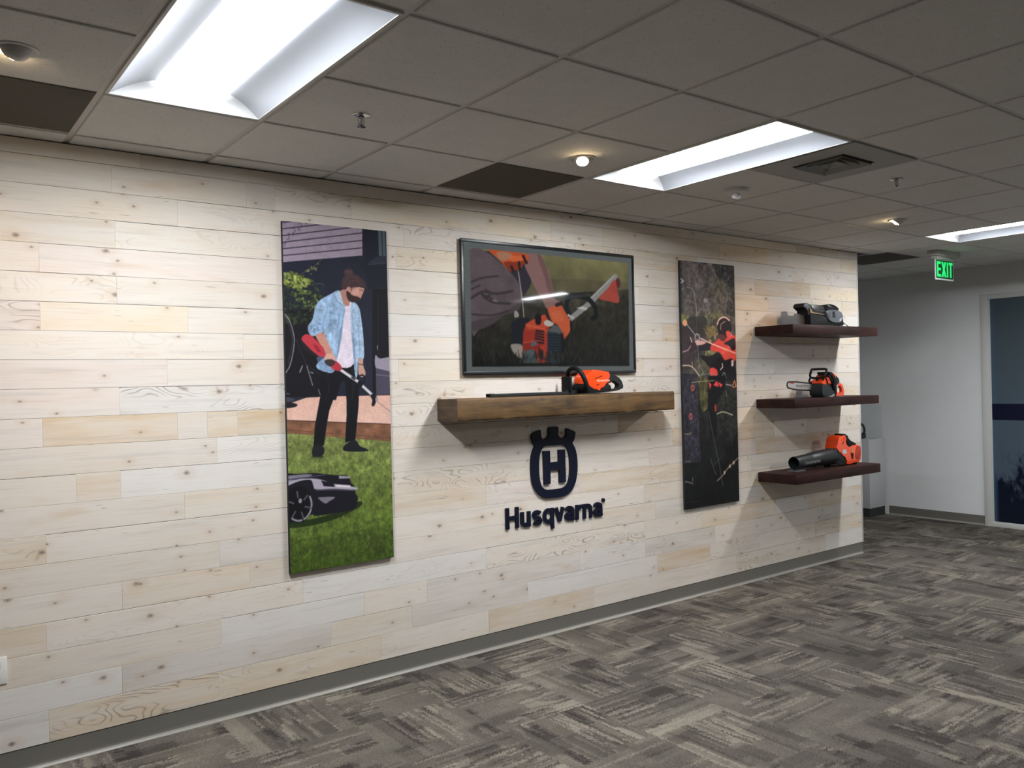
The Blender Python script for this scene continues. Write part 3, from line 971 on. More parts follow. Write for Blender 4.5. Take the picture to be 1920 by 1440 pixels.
        a.data.foreach_set('color', np.concatenate([lin, np.ones(lin.shape[:2] + (1,))], -1).astype('f').ravel())
        return link_mesh(name, me, mat, parent)

def print_mat(name, rough, emit=0.0):
    k = NT(name)
    c = k.attr('print')['Color']
    if emit:
        k.set(Base_Color=(.006, .006, .006), Roughness=rough, Emission_Color=c, Emission_Strength=emit)
        k.b.inputs['Specular IOR Level'].default_value = .26
    else:
        k.set(Base_Color=c, Roughness=rough)
        k.b.inputs['Specular IOR Level'].default_value = .25 if not emit else .30
    return k.m
M_canvas_edge = plain('dark_canvas_edge', (34, 34, 36), .8)
M_print = print_mat('printed_canvas', .7)

# ---- canvas with the gardener
def gardener(p):
    full = [(0, 0), (1, 0), (1, 1), (0, 1)]
    p.grain(full, .04, 6)
    p.poly([(-0.0197, -0.0024), (0.7546, -0.005), (0.7506, 0.0798), (-0.0286, 0.1184)], (158, 140, 158))
    p.grain([(-0.0197, -0.0024), (0.7546, -0.005), (0.7506, 0.0798), (-0.0286, 0.1184)], .02, 3)
    for a in ([(-0.0216, 0.0241), (0.3954, -0.0036)], [(-0.0231, 0.0433), (0.6533, -0.0015)], [(-0.0245, 0.0622), (0.7506, 0.012)], [(-0.0258, 0.0807), (0.7515, 0.0344)], [(-0.0273, 0.0999), (0.7497, 0.0569)], [(0.0034, 0.0044), (0.1479, -0.0052)]):
        p.line(a, (42, 32, 52), 1.9)
    for a in ([(0.0364, 0.0401), (0.0607, 0.0337), (0.0536, 0.049), (0.0356, 0.0515)], [(0.0919, 0.0175), (0.1155, 0.0244), (0.0846, 0.0349), (0.1024, 0.0381)], [(0.1475, 0.0005), (0.1774, 0.0072), (0.14, 0.0199), (0.1702, 0.0228)], [(0.1965, -0.003), (0.2206, 0.002), (0.2334, -0.0042)], [(-0.0011, 0.0657), (0.029, 0.0592), (0.0102, 0.0729)]):
        p.line(a, (52, 42, 62), .9, .8, True)
    p.poly([(0.7547, -0.007), (1.0339, -0.0055), (1.0259, 0.1814), (0.7991, 0.181), (0.7714, 0.105)], (24, 27, 42))
    p.poly([(0.9159, -0.0039), (1.0339, -0.0055), (1.0301, 0.0767), (0.9191, 0.0773)], (74, 86, 96))
    for a in ([(0.9532, -0.0051), (0.9577, 0.0772)], [(0.9921, -0.0063), (0.9952, 0.0763)]): p.line(a, (24, 28, 42), 1.8)
    p.poly([(0.9191, 0.0765), (1.0344, 0.0753), (1.0326, 0.0984), (0.8116, 0.1082), (0.8124, 0.0981)], (40, 44, 60))
    p.line([(0.8077, 0.1062), (1.033, 0.093)], (62, 66, 82), 1)
    p.poly([(0.8372, 0.1783), (1.0266, 0.1732), (1.0212, 0.5014), (0.8173, 0.4995)], (16, 16, 24))
    for a in ([(0.8372, 0.1783), (0.8173, 0.4995)], [(0.8372, 0.1783), (1.0266, 0.1732)], [(0.9004, 0.1915), (0.8896, 0.3784)]): p.line(a, (46, 48, 58), .8)
    p.line([(0.8809, 0.35), (0.8826, 0.363)], (190, 188, 190), 1.2)
    p.poly([(-0.0385, 0.251), (0.326, 0.2468), (0.4071, 0.3396), (0.3315, 0.5029), (-0.0333, 0.4994)], (17, 16, 22))
    p.blobs([(-0.0312, 0.1531), (0.0943, 0.1468), (0.2454, 0.163), (0.3607, 0.2037), (0.3129, 0.2547), (0.2108, 0.2943), (-0.041, 0.2849)], 260, 2.8, [(44, 58, 36), (30, 40, 30), (62, 78, 40), (24, 30, 28)])
    p.blobs([(-0.0312, 0.1531), (0.0946, 0.143), (0.233, 0.1632), (0.2436, 0.1862), (0.0851, 0.1888), (-0.0329, 0.1757)], 90, 2.8, [(150, 160, 62), (176, 186, 84), (120, 132, 52), (90, 108, 46)])
    p.blobs([(0.0851, 0.1888), (0.2554, 0.1937), (0.3272, 0.2313), (0.2014, 0.2559), (0.1064, 0.2265)], 34, 2.4, [(128, 140, 64), (96, 112, 50)])
    p.blobs([(0.1734, 0.1414), (0.2607, 0.1242), (0.3687, 0.0985), (0.3355, 0.1225), (0.2465, 0.1476)], 14, 1.8, [(150, 156, 84), (120, 124, 70)])
    p.line([(0.1485, 0.1495), (0.2604, 0.128), (0.3624, 0.0986), (0.4014, 0.084)], (120, 118, 92), .7)
    p.line([(0.2693, 0.1741), (0.3443, 0.1709), (0.369, 0.1763)], (120, 122, 92), .8)
    p.line([(-0.0272, 0.2584), (0.0193, 0.2693), (0.0591, 0.2954), (0.0827, 0.3333), (0.0691, 0.3713), (0.0387, 0.4092), (-0.0046, 0.4318)], (158, 152, 160), 1.5, 1, True)
    p.line([(-0.0278, 0.266), (0.0128, 0.2769), (0.0433, 0.2993), (0.0647, 0.3333), (0.0475, 0.3713), (0.0211, 0.4054)], (74, 70, 80), 1, 1, True)
    for a, c, w in (([(0.1898, 0.4095), (0.2408, 0.4674)], (150, 152, 165), 1.6), ([(0.1506, 0.4113), (0.125, 0.4292)], (180, 180, 188), 1.6), ([(0.2933, 0.4793), (0.3165, 0.5028)], (150, 152, 165), 1.3), ([(0.2252, 0.4288), (0.2496, 0.4327)], (190, 190, 196), 1.4), ([(0.0984, 0.3332), (0.1898, 0.4095)], (50, 50, 58), 1.2), ([(0.1898, 0.4095), (0.3363, 0.4408)], (46, 46, 56), 1.2), ([(-0.0089, 0.4883), (0.0266, 0.4905)], (80, 84, 96), 2.2)):
        p.line(a, c, w)
    p.smooth([(0.858, 0.3804), (0.9052, 0.3898), (1.0303, 0.3886), (1.0265, 0.4357), (0.8683, 0.423)], (150, 140, 156))
    p.poly([(0.859, 0.4189), (1.0268, 0.4316), (1.0212, 0.5014), (0.8581, 0.4999)], (72, 66, 84))
    p.line([(0.8629, 0.4392), (1.0258, 0.4448)], (112, 104, 122), 2)
    # deck and lawn
    p.poly([(-0.0232, 0.5221), (0.1828, 0.5023), (0.4329, 0.5008), (1.0239, 0.503), (1.0195, 0.5932), (-0.0263, 0.5643)], (224, 172, 152), col2=(232, 186, 166))
    p.grain([(-0.0232, 0.5221), (0.1828, 0.5023), (0.4329, 0.5008), (1.0239, 0.503), (1.0195, 0.5932), (-0.0263, 0.5643)], .015, 4)
    p.smooth([(-0.0345, 0.5145), (0.0606, 0.5162), (0.0986, 0.5228), (0.0596, 0.5291), (-0.0356, 0.5295)], (26, 24, 30))
    p.smooth([(-0.0333, 0.4994), (0.0497, 0.5021), (0.0671, 0.5099), (-0.0343, 0.5126)], (60, 62, 74))
    p.poly([(-0.0263, 0.5635), (1.0195, 0.5924), (1.0179, 0.6473), (-0.029, 0.6004)], (132, 86, 60))
    p.grain([(-0.0263, 0.5635), (1.0195, 0.5924), (1.0179, 0.6473), (-0.029, 0.6004)], .08, 5)
    p.line([(-0.0263, 0.5643), (1.0195, 0.5924)], (66, 40, 34), 1.8)
    p.line([(-0.0283, 0.5906), (1.0161, 0.635)], (88, 54, 40), 1)
    lawn = [(-0.029, 0.6004), (1.018, 0.6457), (1.0231, 1.0021), (-0.0354, 1.0039)]
    p.poly(lawn, (126, 136, 70), col2=(70, 98, 20))
    p.grain(lawn, .11, 2)
    p.grain(lawn, .07, 6)
    p.grass(lawn, 2600, 4.5, [(128, 140, 62), (158, 166, 88), (78, 98, 36), (46, 64, 24), (104, 122, 48)], .5)
    p.poly([(-0.0399, 0.9058), (1.017, 0.9033), (1.0231, 1.0021), (-0.0354, 1.0039)], (24, 32, 10), alpha=.18)
    # legs, shoes
    p.poly([(0.3194, 0.4156), (0.6878, 0.4045), (0.6818, 0.5143), (0.5609, 0.513), (0.5457, 0.4576), (0.5133, 0.4574), (0.4576, 0.512), (0.3121, 0.5105)], (13, 13, 20))
    p.poly([(0.3135, 0.4931), (0.4526, 0.4943), (0.3915, 0.5425), (0.363, 0.585), (0.3334, 0.6427), (0.2333, 0.6483), (0.2531, 0.5832)], (13, 13, 20))
    p.poly([(0.5597, 0.4952), (0.6832, 0.4963), (0.6779, 0.5302), (0.6367, 0.6332), (0.5355, 0.6391), (0.5575, 0.5565)], (13, 13, 20))
    p.smooth([(0.2271, 0.6482), (0.2774, 0.6384), (0.3304, 0.6485), (0.3316, 0.666), (0.2934, 0.6748), (0.2254, 0.6712)], (26, 26, 34))
    p.smooth([(0.5244, 0.6487), (0.6037, 0.6345), (0.6458, 0.6354), (0.6816, 0.6521), (0.7503, 0.6628), (0.7471, 0.6695), (0.5361, 0.6644)], (24, 24, 32))
    p.poly([(0.2193, 0.6703), (0.331, 0.6745), (0.3181, 0.6788), (0.2189, 0.6749)], (30, 44, 18), alpha=.8)
    # right forearm behind, hand
    p.smooth([(0.6889, 0.3905), (0.7315, 0.3905), (0.7326, 0.4106), (0.7549, 0.4347), (0.7272, 0.4458), (0.6851, 0.4384), (0.682, 0.4105)], (196, 148, 132))
    p.line([(0.6849, 0.4065), (0.7301, 0.4089)], (40, 34, 38), 1.6)
    # shirt and jacket
    p.smooth([(0.5504, 0.2293), (0.6361, 0.2194), (0.6443, 0.283), (0.6374, 0.4056), (0.4658, 0.4053), (0.5043, 0.3235), (0.5403, 0.276)], (222, 208, 222))
    p.grain([(0.5504, 0.2293), (0.6361, 0.2194), (0.6443, 0.283), (0.6374, 0.4056), (0.4658, 0.4053), (0.5043, 0.3235), (0.5403, 0.276)], .03, 3)
    p.smooth([(0.5147, 0.1887), (0.4176, 0.2028), (0.3281, 0.2197), (0.2829, 0.2396), (0.2554, 0.2746), (0.2079, 0.3001), (0.2333, 0.323), (0.2827, 0.3239), (0.356, 0.3145), (0.3588, 0.3437), (0.4044, 0.3748), (0.3401, 0.3904), (0.2787, 0.4097), (0.3125, 0.4233), (0.4383, 0.4303), (0.4804, 0.3826), (0.532, 0.2997), (0.5692, 0.2381), (0.5319, 0.2169)], (142, 172, 204))
    p.smooth([(0.636, 0.2214), (0.701, 0.2353), (0.727, 0.2783), (0.7433, 0.3424), (0.7396, 0.3897), (0.6862, 0.3905), (0.6717, 0.4404), (0.6504, 0.4415), (0.6342, 0.3785), (0.6194, 0.2991), (0.6175, 0.2554)], (158, 184, 212))
    p.poly([(0.2804, 0.3865), (0.3536, 0.3787), (0.4414, 0.3904), (0.4319, 0.4303), (0.3125, 0.4233)], (110, 140, 176), alpha=.55)
    for a, w in (([(0.3784, 0.219), (0.3953, 0.246), (0.3544, 0.2854), (0.356, 0.3145)], 1.2), ([(0.4137, 0.2536), (0.5092, 0.2605)], 1.1), ([(0.4201, 0.2536), (0.4359, 0.2965), (0.4869, 0.2981), (0.5092, 0.2605)], 1.0), ([(0.5622, 0.2441), (0.5184, 0.3077), (0.4737, 0.3865)], 1.3), ([(0.2228, 0.298), (0.2975, 0.2936), (0.3481, 0.2854)], 1.3), ([(0.2402, 0.3133), (0.3214, 0.307)], 1.2), ([(0.633, 0.2592), (0.6466, 0.3387), (0.6619, 0.4303)], 1.2), ([(0.7005, 0.2425), (0.704, 0.2825)], 1.0), ([(0.6588, 0.2669), (0.7116, 0.2704)], .9), ([(0.3703, 0.3242), (0.38, 0.3631)], 1.2), ([(0.6961, 0.2986), (0.7031, 0.3785)], 1.1), ([(0.469, 0.1981), (0.4929, 0.2213), (0.5565, 0.2343)], 1.4)):
        p.line(a, (92, 120, 158), w, .75, True)
    for a in ([(0.3278, 0.2235), (0.2874, 0.2628)], [(0.4216, 0.3161), (0.4059, 0.3552)], [(0.7294, 0.2983), (0.7337, 0.3624)], [(0.4605, 0.308), (0.4435, 0.363)]): p.line(a, (176, 202, 226), 2.2, .6)
    p.poly([(0.5189, 0.3018), (0.5468, 0.2759), (0.5301, 0.3234), (0.4939, 0.3747), (0.4775, 0.3865)], (90, 118, 156), alpha=.6)
    p.poly([(0.6194, 0.2991), (0.6459, 0.3467), (0.6578, 0.4144), (0.6469, 0.4183), (0.6328, 0.3467)], (90, 118, 156), alpha=.55)
    p.grain([(0.5082, 0.1888), (0.3281, 0.2197), (0.2557, 0.2708), (0.2078, 0.302), (0.2333, 0.323), (0.356, 0.3145), (0.4044, 0.3748), (0.2784, 0.4135), (0.4383, 0.4303), (0.532, 0.2997), (0.5692, 0.2381)], .07, 3)
    p.grain([(0.636, 0.2214), (0.701, 0.2353), (0.727, 0.2783), (0.7433, 0.3424), (0.7396, 0.3897), (0.6862, 0.3905), (0.6504, 0.4415), (0.6194, 0.2991)], .07, 3)
    p.blobs([(0.3272, 0.2313), (0.5316, 0.2208), (0.5255, 0.2997), (0.4423, 0.3787), (0.3691, 0.3398)], 26, 2.2, [(112, 144, 184), (168, 194, 220)], .28, 2.5)
    p.blobs([(0.2237, 0.2865), (0.3484, 0.2816), (0.3523, 0.3126), (0.2397, 0.3191)], 10, 2.0, [(92, 120, 160), (178, 202, 224)], .5, 2.5)
    p.line([(0.6206, 0.4183), (0.6297, 0.47), (0.6132, 0.5136)], (34, 34, 46), 2.5, .7)
    p.line([(0.3749, 0.4293), (0.3966, 0.4762), (0.356, 0.5109)], (30, 30, 42), 2.5, .7)
    # neck, head, bun
    p.smooth([(0.514, 0.1974), (0.5603, 0.1848), (0.6182, 0.1958), (0.6063, 0.2317), (0.5505, 0.2285)], (178, 122, 108))
    p.poly([(0.4688, 0.2001), (0.521, 0.1902), (0.5446, 0.2206), (0.5565, 0.2343), (0.493, 0.2194)], (168, 192, 216))
    p.smooth([(0.5867, 0.1805), (0.64, 0.1696), (0.7193, 0.1722), (0.7617, 0.1767), (0.747, 0.1938), (0.733, 0.2021), (0.716, 0.2135), (0.6624, 0.2211), (0.6101, 0.2166), (0.5826, 0.2003)], (196, 138, 122))
    p.smooth([(0.5833, 0.1904), (0.6122, 0.1888), (0.6324, 0.1996), (0.6691, 0.203), (0.7033, 0.2057), (0.7203, 0.2103), (0.7051, 0.2173), (0.6557, 0.2223), (0.6124, 0.2197), (0.5872, 0.2082)], (54, 36, 36))
    p.line([(0.7051, 0.1833), (0.7477, 0.185)], (60, 38, 38), 1.2)
    p.smooth([(0.5373, 0.1805), (0.5443, 0.1575), (0.5767, 0.141), (0.6426, 0.1358), (0.7083, 0.1424), (0.7671, 0.1594), (0.7752, 0.1765), (0.7389, 0.1779), (0.7057, 0.1753), (0.6521, 0.1834), (0.6332, 0.1896), (0.6067, 0.1762), (0.5735, 0.1827)], (66, 46, 48))
    p.smooth([(0.5672, 0.1294), (0.5977, 0.1228), (0.6434, 0.1258), (0.6532, 0.1355), (0.6093, 0.1424), (0.5704, 0.1392)], (76, 54, 56))
    for a in ([(0.5619, 0.1651), (0.6155, 0.1462), (0.7077, 0.1504)], [(0.5875, 0.1705), (0.6675, 0.1552), (0.7397, 0.1679)], [(0.5801, 0.1311), (0.6364, 0.1319)]): p.line(a, (118, 86, 82), 1, .6, True)
    p.ell((0.6125, 0.1848), .018, .008, (186, 128, 114))
    p.smooth([(0.6392, 0.1796), (0.7055, 0.1777), (0.7095, 0.1944), (0.6509, 0.1993)], (214, 158, 140), alpha=.6)
    # arm, hand and trimmer
    p.smooth([(0.2803, 0.3227), (0.3521, 0.3157), (0.3821, 0.3358), (0.4183, 0.3591), (0.4513, 0.3943), (0.3899, 0.3982), (0.3665, 0.3748), (0.3183, 0.3477)], (200, 136, 116))
    p.smooth([(0.3662, 0.3787), (0.4425, 0.3767), (0.46, 0.3983), (0.4022, 0.4041), (0.3648, 0.3962)], (214, 158, 142))
    p.poly([(0.5162, 0.42), (0.6968, 0.4585), (0.683, 0.4656), (0.5002, 0.4266)], (206, 200, 206))
    p.poly([(0.6837, 0.4564), (0.8416, 0.5018), (0.8207, 0.5068), (0.6699, 0.4631)], (206, 200, 206))
    p.line([(0.8673, 0.5211), (1.0236, 0.5596)], (150, 126, 124), 1.6)
    p.line([(0.6184, 0.4461), (0.6443, 0.4522)], (40, 40, 46), 4)
    p.smooth([(0.1494, 0.331), (0.1905, 0.3197), (0.2454, 0.3256), (0.3183, 0.3477), (0.3573, 0.3631), (0.3633, 0.3834), (0.297, 0.3818), (0.2301, 0.3642), (0.1644, 0.3425)], (196, 48, 62))
    p.smooth([(0.1345, 0.3349), (0.1644, 0.3425), (0.2301, 0.3642), (0.297, 0.3818), (0.2536, 0.3807), (0.1689, 0.3635)], (30, 26, 30))
    p.poly([(0.2499, 0.3479), (0.2929, 0.3536), (0.3352, 0.3729), (0.2916, 0.371)], (150, 30, 46))
    p.smooth([(0.4026, 0.3982), (0.4664, 0.3975), (0.5192, 0.4141), (0.5002, 0.4266), (0.4264, 0.4197)], (186, 44, 56))
    p.smooth([(0.365, 0.3943), (0.4285, 0.3924), (0.4597, 0.4022), (0.4141, 0.4138), (0.3642, 0.404)], (60, 46, 46))
    p.line([(0.6848, 0.4424), (0.7316, 0.4406), (0.7369, 0.4587), (0.6956, 0.4744), (0.6541, 0.4622)], (20, 20, 26), 3, 1, True)
    p.ell((0.6962, 0.4665), .026, .011, (18, 18, 24))
    p.smooth([(0.798, 0.5034), (0.8284, 0.4964), (0.8684, 0.5081), (0.8565, 0.5193), (0.8336, 0.5336), (0.8092, 0.5325), (0.816, 0.5157)], (22, 22, 28))
    p.ell((0.861, 0.5145), .014, .008, (150, 146, 150))
    # robotic mower
    p.smooth([(-0.083, 0.8514), (0.1563, 0.8532), (0.4065, 0.8435), (0.6554, 0.8169), (0.6674, 0.8333), (0.4308, 0.8601), (0.1794, 0.8714), (-0.0253, 0.8688)], (24, 40, 12), alpha=.85)
    p.smooth([(-0.0737, 0.726), (0.0935, 0.7195), (0.2401, 0.7209), (0.4152, 0.7312), (0.5564, 0.7384), (0.5835, 0.759), (0.6219, 0.772), (0.6281, 0.7941), (0.6461, 0.8007), (0.6422, 0.8165), (0.5878, 0.8392), (0.2555, 0.8448), (0.1941, 0.8394), (-0.083, 0.8514)], (20, 20, 30))
    p.smooth([(-0.0763, 0.7616), (-0.0166, 0.7522), (0.0919, 0.7404), (0.2017, 0.7398), (0.2273, 0.7598), (0.2514, 0.7682), (0.412, 0.7718), (0.6239, 0.7809), (0.6297, 0.7739), (0.4132, 0.757), (0.3132, 0.7431), (0.1775, 0.7345), (-0.0745, 0.7373)], (172, 162, 178))
    p.poly([(-0.0733, 0.7212), (0.1662, 0.7219), (0.2213, 0.725), (0.2025, 0.729), (-0.0743, 0.7335)], (126, 120, 136))
    p.line([(-0.0275, 0.7387), (0.1534, 0.7307), (0.3394, 0.7283)], (96, 96, 116), 1.4)
    p.poly([(0.4661, 0.735), (0.5719, 0.7404), (0.5794, 0.7454), (0.4718, 0.7438)], (158, 150, 164))
    p.poly([(0.2981, 0.7438), (0.4133, 0.7554), (0.4277, 0.7668), (0.3218, 0.7612)], (20, 20, 30))
    p.poly([(0.436, 0.7592), (0.5777, 0.7667), (0.5798, 0.7735), (0.4379, 0.7675)], (216, 206, 214))
    p.line([(0.2512, 0.7706), (0.4119, 0.7741), (0.6237, 0.7832)], (110, 104, 118), 1.4)
    p.smooth([(0.2656, 0.7938), (0.3094, 0.7926), (0.4254, 0.7965), (0.3712, 0.8071), (0.3305, 0.8119)], (124, 116, 126))
    p.ell((0.087, 0.8068), .130, .052, (12, 12, 18))
    for a, b in ((20, 70), (80, 130), (330, 372)):
        pts = []
        for an in range(a, b + 1, 6): pts.append(((0.0928, 0.8089)[0] + .112 * math.cos(math.radians(an)), (0.0928, 0.8089)[1] + .044 * math.sin(math.radians(an))))
        p.line(pts, (150, 142, 154), 3.6)
    for an in (15, 70, 130, 200, 260, 320):
        c = (0.0928, 0.8089)
        p.line([(c[0] + .04 * math.cos(math.radians(an)), c[1] + .015 * math.sin(math.radians(an))), (c[0] + .10 * math.cos(math.radians(an)), c[1] + .040 * math.sin(math.radians(an)))], (92, 88, 98), 3)
    p.ell((0.0929, 0.8081), .05, .021, (10, 10, 16))
    p.ell((0.1022, 0.7963), .016, .007, (150, 144, 154))

def finish(p):
    p.blur(1)
    g = p.img.mean(-1, keepdims=True)
    p.img = g + (p.img - g) * .88
    p.img *= 1 + .045 * p.rng.normal(size=p.img.shape[:2])[..., None]

# ---- canvas with the tree climber
def climber(p):
    full = [(0, 0), (1, 0), (1, 1), (0, 1)]
    p.poly([(-0.0768, -0.0012), (1.041, -0.0206), (1.0479, 0.2449), (-0.1023, 0.2544)], (92, 84, 84), col2=(72, 68, 62))
    p.poly([(0.5456, -0.0089), (1.0398, -0.0092), (1.0328, 0.2223), (0.8097, 0.2019), (0.8871, 0.1184), (0.6889, 0.0583)], (48, 48, 48))
    p.grain([(-0.0768, -0.0012), (1.041, -0.0206), (1.0205, 0.5028), (-0.1262, 0.4952)], .16, 3)
    p.blobs([(-0.0768, -0.0012), (1.041, -0.0206), (1.0503, 0.2221), (-0.1002, 0.2332)], 420, 2.2, [(110, 98, 96), (84, 76, 74), (64, 58, 56), (126, 112, 106)], .45)
    p.blobs([(0.5391, 0.0539), (0.7563, 0.0608), (0.8871, 0.1184), (0.7477, 0.143), (0.4823, 0.1248)], 120, 2.2, [(96, 94, 66), (110, 106, 78), (70, 70, 56)], .5)
    p.blobs([(0.4408, 0.2096), (0.7422, 0.1952), (0.7731, 0.2248), (0.4706, 0.2387)], 60, 2.2, [(120, 118, 76), (98, 98, 66)], .6)
    p.blobs([(0.8998, -0.0022), (1.0214, -0.0012), (1.0152, 0.2224), (0.911, 0.2197)], 90, 2.2, [(36, 36, 38), (48, 46, 46)], .6)
    p.poly([(-0.0488, 0.0265), (0.028, 0.032), (0.0235, 0.232), (-0.0701, 0.24)], (40, 34, 38), alpha=.6)
    p.line([(0.1066, 0.1056), (0.2164, 0.1145), (0.2551, 0.1573), (0.2724, 0.2078), (0.2643, 0.2876)], (158, 148, 146), 1.3, .9, True)
    p.line([(-0.0222, 0.0687), (0.0509, 0.0833), (0.0067, 0.0895)], (206, 200, 204), 1.4)
    p.line([(0.0314, 0.1533), (0.2348, 0.1685), (0.314, 0.1783)], (140, 130, 126), .8, .6)
    p.ell((0.4399, 0.1547), .032, .010, (150, 148, 150), alpha=.8)
    p.ell((0.5444, 0.003), .04, .006, (150, 128, 126), alpha=.8)
    p.smooth([(0.1175, 0.2311), (0.4389, 0.228), (0.3987, 0.3014), (0.2202, 0.3132), (0.0178, 0.2891)], (44, 42, 42), alpha=.75)
    p.blobs([(0.3699, 0.2651), (0.6684, 0.2555), (0.6798, 0.3074), (0.4948, 0.323)], 70, 2.4, [(128, 108, 62), (150, 126, 70), (100, 92, 56)], .7)
    p.blobs([(-0.0058, 0.2144), (0.1186, 0.2203), (0.1003, 0.2456), (-0.0086, 0.243)], 24, 2.2, [(130, 136, 72), (110, 112, 60)], .7)
    p.smooth([(-0.0751, 0.2897), (0.1418, 0.3028), (0.2262, 0.4108), (0.002, 0.4461), (-0.0871, 0.4104)], (52, 40, 44), alpha=.8)
    p.blobs([(0.3935, 0.3526), (0.6576, 0.3594), (0.6217, 0.3817), (0.4231, 0.3818)], 30, 2.2, [(140, 136, 84), (120, 116, 66)], .7)
    p.blobs([(0.1792, 0.4035), (0.4865, 0.4038), (0.4988, 0.4442), (0.3339, 0.4582)], 70, 2.4, [(110, 102, 76), (90, 86, 60), (70, 66, 50)], .7)
    p.ell((0.0607, 0.2502), .042, .013, (212, 142, 100))
    # body
    p.smooth([(0.2974, 0.3419), (0.4284, 0.3305), (0.5268, 0.3339), (0.5243, 0.3578), (0.3115, 0.3618)], (32, 28, 36))
    p.smooth([(0.5262, 0.3394), (0.6111, 0.3225), (0.6965, 0.3092), (0.9726, 0.2946), (1.0075, 0.3285), (1.0072, 0.3967), (0.8916, 0.4042), (0.7883, 0.4059), (0.6901, 0.3705), (0.524, 0.3604)], (206, 58, 50))
    p.smooth([(0.7239, 0.3705), (0.8638, 0.3403), (0.992, 0.3588), (0.9884, 0.3929), (0.8056, 0.4041)], (218, 70, 58))
    p.smooth([(0.7705, 0.3312), (0.8662, 0.3177), (0.978, 0.3097), (0.9876, 0.3513), (0.9309, 0.3597), (0.8638, 0.3403)], (30, 24, 30))
    p.smooth([(0.3257, 0.38), (0.4884, 0.3854), (0.6566, 0.3687), (0.7718, 0.4003), (0.944, 0.4004), (0.9611, 0.5024), (0.5097, 0.4994), (0.4996, 0.4369), (0.3565, 0.3964)], (18, 16, 22))
    p.smooth([(0.491, 0.4405), (0.5498, 0.4315), (0.6286, 0.4447), (0.6208, 0.4705), (0.5122, 0.4744)], (222, 62, 54))
    p.line([(0.7278, 0.4152), (0.7347, 0.4301), (0.6912, 0.4411)], (220, 200, 204), 2)
    p.poly([(0.9058, 0.4004), (0.9475, 0.4004), (0.9412, 0.4268), (0.903, 0.4267)], (200, 180, 182))
    p.smooth([(0.2191, 0.324), (0.3481, 0.3199), (0.4351, 0.3287), (0.3462, 0.3381), (0.2336, 0.3384)], (196, 150, 146))
    p.smooth([(0.107, 0.3352), (0.2191, 0.324), (0.2641, 0.3528), (0.1353, 0.3675)], (52, 36, 44))
    p.line([(0.0099, 0.3677), (0.1045, 0.3604), (0.1537, 0.3423)], (176, 140, 144), 1.6)
    p.line([(0.1492, 0.3081), (0.1789, 0.3278)], (214, 178, 170), 1.8)
    # helmet
    p.ell((0.7893, 0.2657), .135, .043, (30, 24, 30))
    p.line([(0.6519, 0.2519), (0.6878, 0.2312), (0.7907, 0.2201), (0.8837, 0.2331)], (220, 176, 168), 2.6, 1, True)
    p.line([(0.7137, 0.2737), (0.7228, 0.2513), (0.8059, 0.2375)], (170, 128, 128), 1.6, 1, True)
    p.smooth([(0.8149, 0.2824), (0.8789, 0.2782), (0.9092, 0.3025), (0.8413, 0.3085)], (222, 64, 60))
    p.line([(0.9043, 0.2837), (0.9233, 0.3006)], (226, 206, 204), 1.3)
    p.smooth([(0.6814, 0.2925), (0.7995, 0.2993), (0.78, 0.3218), (0.6959, 0.3147)], (90, 40, 40))
    # ropes
    p.line([(0.0961, 0.2564), (0.2532, 0.3022), (0.3488, 0.3126)], (158, 160, 168), 1.6)
    p.line([(0.3488, 0.3126), (0.5269, 0.332), (1.0062, 0.3732)], (238, 186, 172), 2)
    p.ell((0.2767, 0.3075), .05, .016, (150, 140, 140)); p.ell((0.2767, 0.3075), .032, .010, (70, 60, 62))
    p.line([(0.2813, 0.3419), (0.2911, 0.4036), (0.3594, 0.4474)], (84, 96, 104), 1.4)
    p.line([(-0.0885, 0.4245), (0.0983, 0.4221), (0.1921, 0.4324), (0.3009, 0.4654)], (182, 162, 132), 2, 1, True)
    p.line([(0.1709, 0.4071), (0.1798, 0.4287)], (170, 150, 122), 1.4)
    p.line([(0.7131, 0.4747), (0.7578, 0.4525), (0.7981, 0.4751)], (120, 170, 150), 1.3, 1, True)
    p.line([(0.3174, 0.4618), (0.4812, 0.4552), (0.6132, 0.4631)], (96, 130, 108), 1.2)
    p.line([(0.1544, 0.4917), (0.3473, 0.4856)], (130, 120, 78), 1.2)
    # lower half
    low = [(-0.0512, 0.4628), (1.0954, 0.4681), (1.0718, 1.049), (-0.1053, 1.0041)]
    p.poly([(-0.0531, 0.4821), (1.0932, 0.4887), (1.0718, 1.049), (-0.1053, 1.0041)], (30, 31, 30), col2=(7, 9, 10))
    p.grain(low, .22, 3)
    p.poly([(-0.0333, 0.4513), (0.2595, 0.4603), (0.2755, 0.6962), (0.2897, 0.8145), (0.0144, 0.8152), (-0.0175, 0.629)], (40, 38, 48))
    p.grain([(-0.0333, 0.4513), (0.2595, 0.4603), (0.2755, 0.6962), (0.2897, 0.8145), (0.0144, 0.8152), (-0.0175, 0.629)], .2, 2)
    p.blobs([(0.0148, 0.4747), (0.2718, 0.4761), (0.2726, 0.8102), (0.1861, 0.808), (0.101, 0.6307)], 120, 1.6, [(66, 62, 72), (52, 50, 64), (90, 84, 88)], .4, 1.2)
    p.poly([(0.2643, 0.4643), (0.4513, 0.477), (0.4462, 0.5962), (0.3628, 0.6149), (0.3113, 0.6024)], (80, 78, 44), alpha=.85)
    p.grain([(0.2643, 0.4643), (0.4513, 0.477), (0.4462, 0.5962), (0.3628, 0.6149), (0.3113, 0.6024)], .2, 2)
    p.blobs([(0.6199, 0.5502), (1.0111, 0.5416), (1.0127, 0.7059), (0.6223, 0.7027)], 160, 2, [(48, 52, 36), (38, 42, 34), (60, 60, 44)], .5)
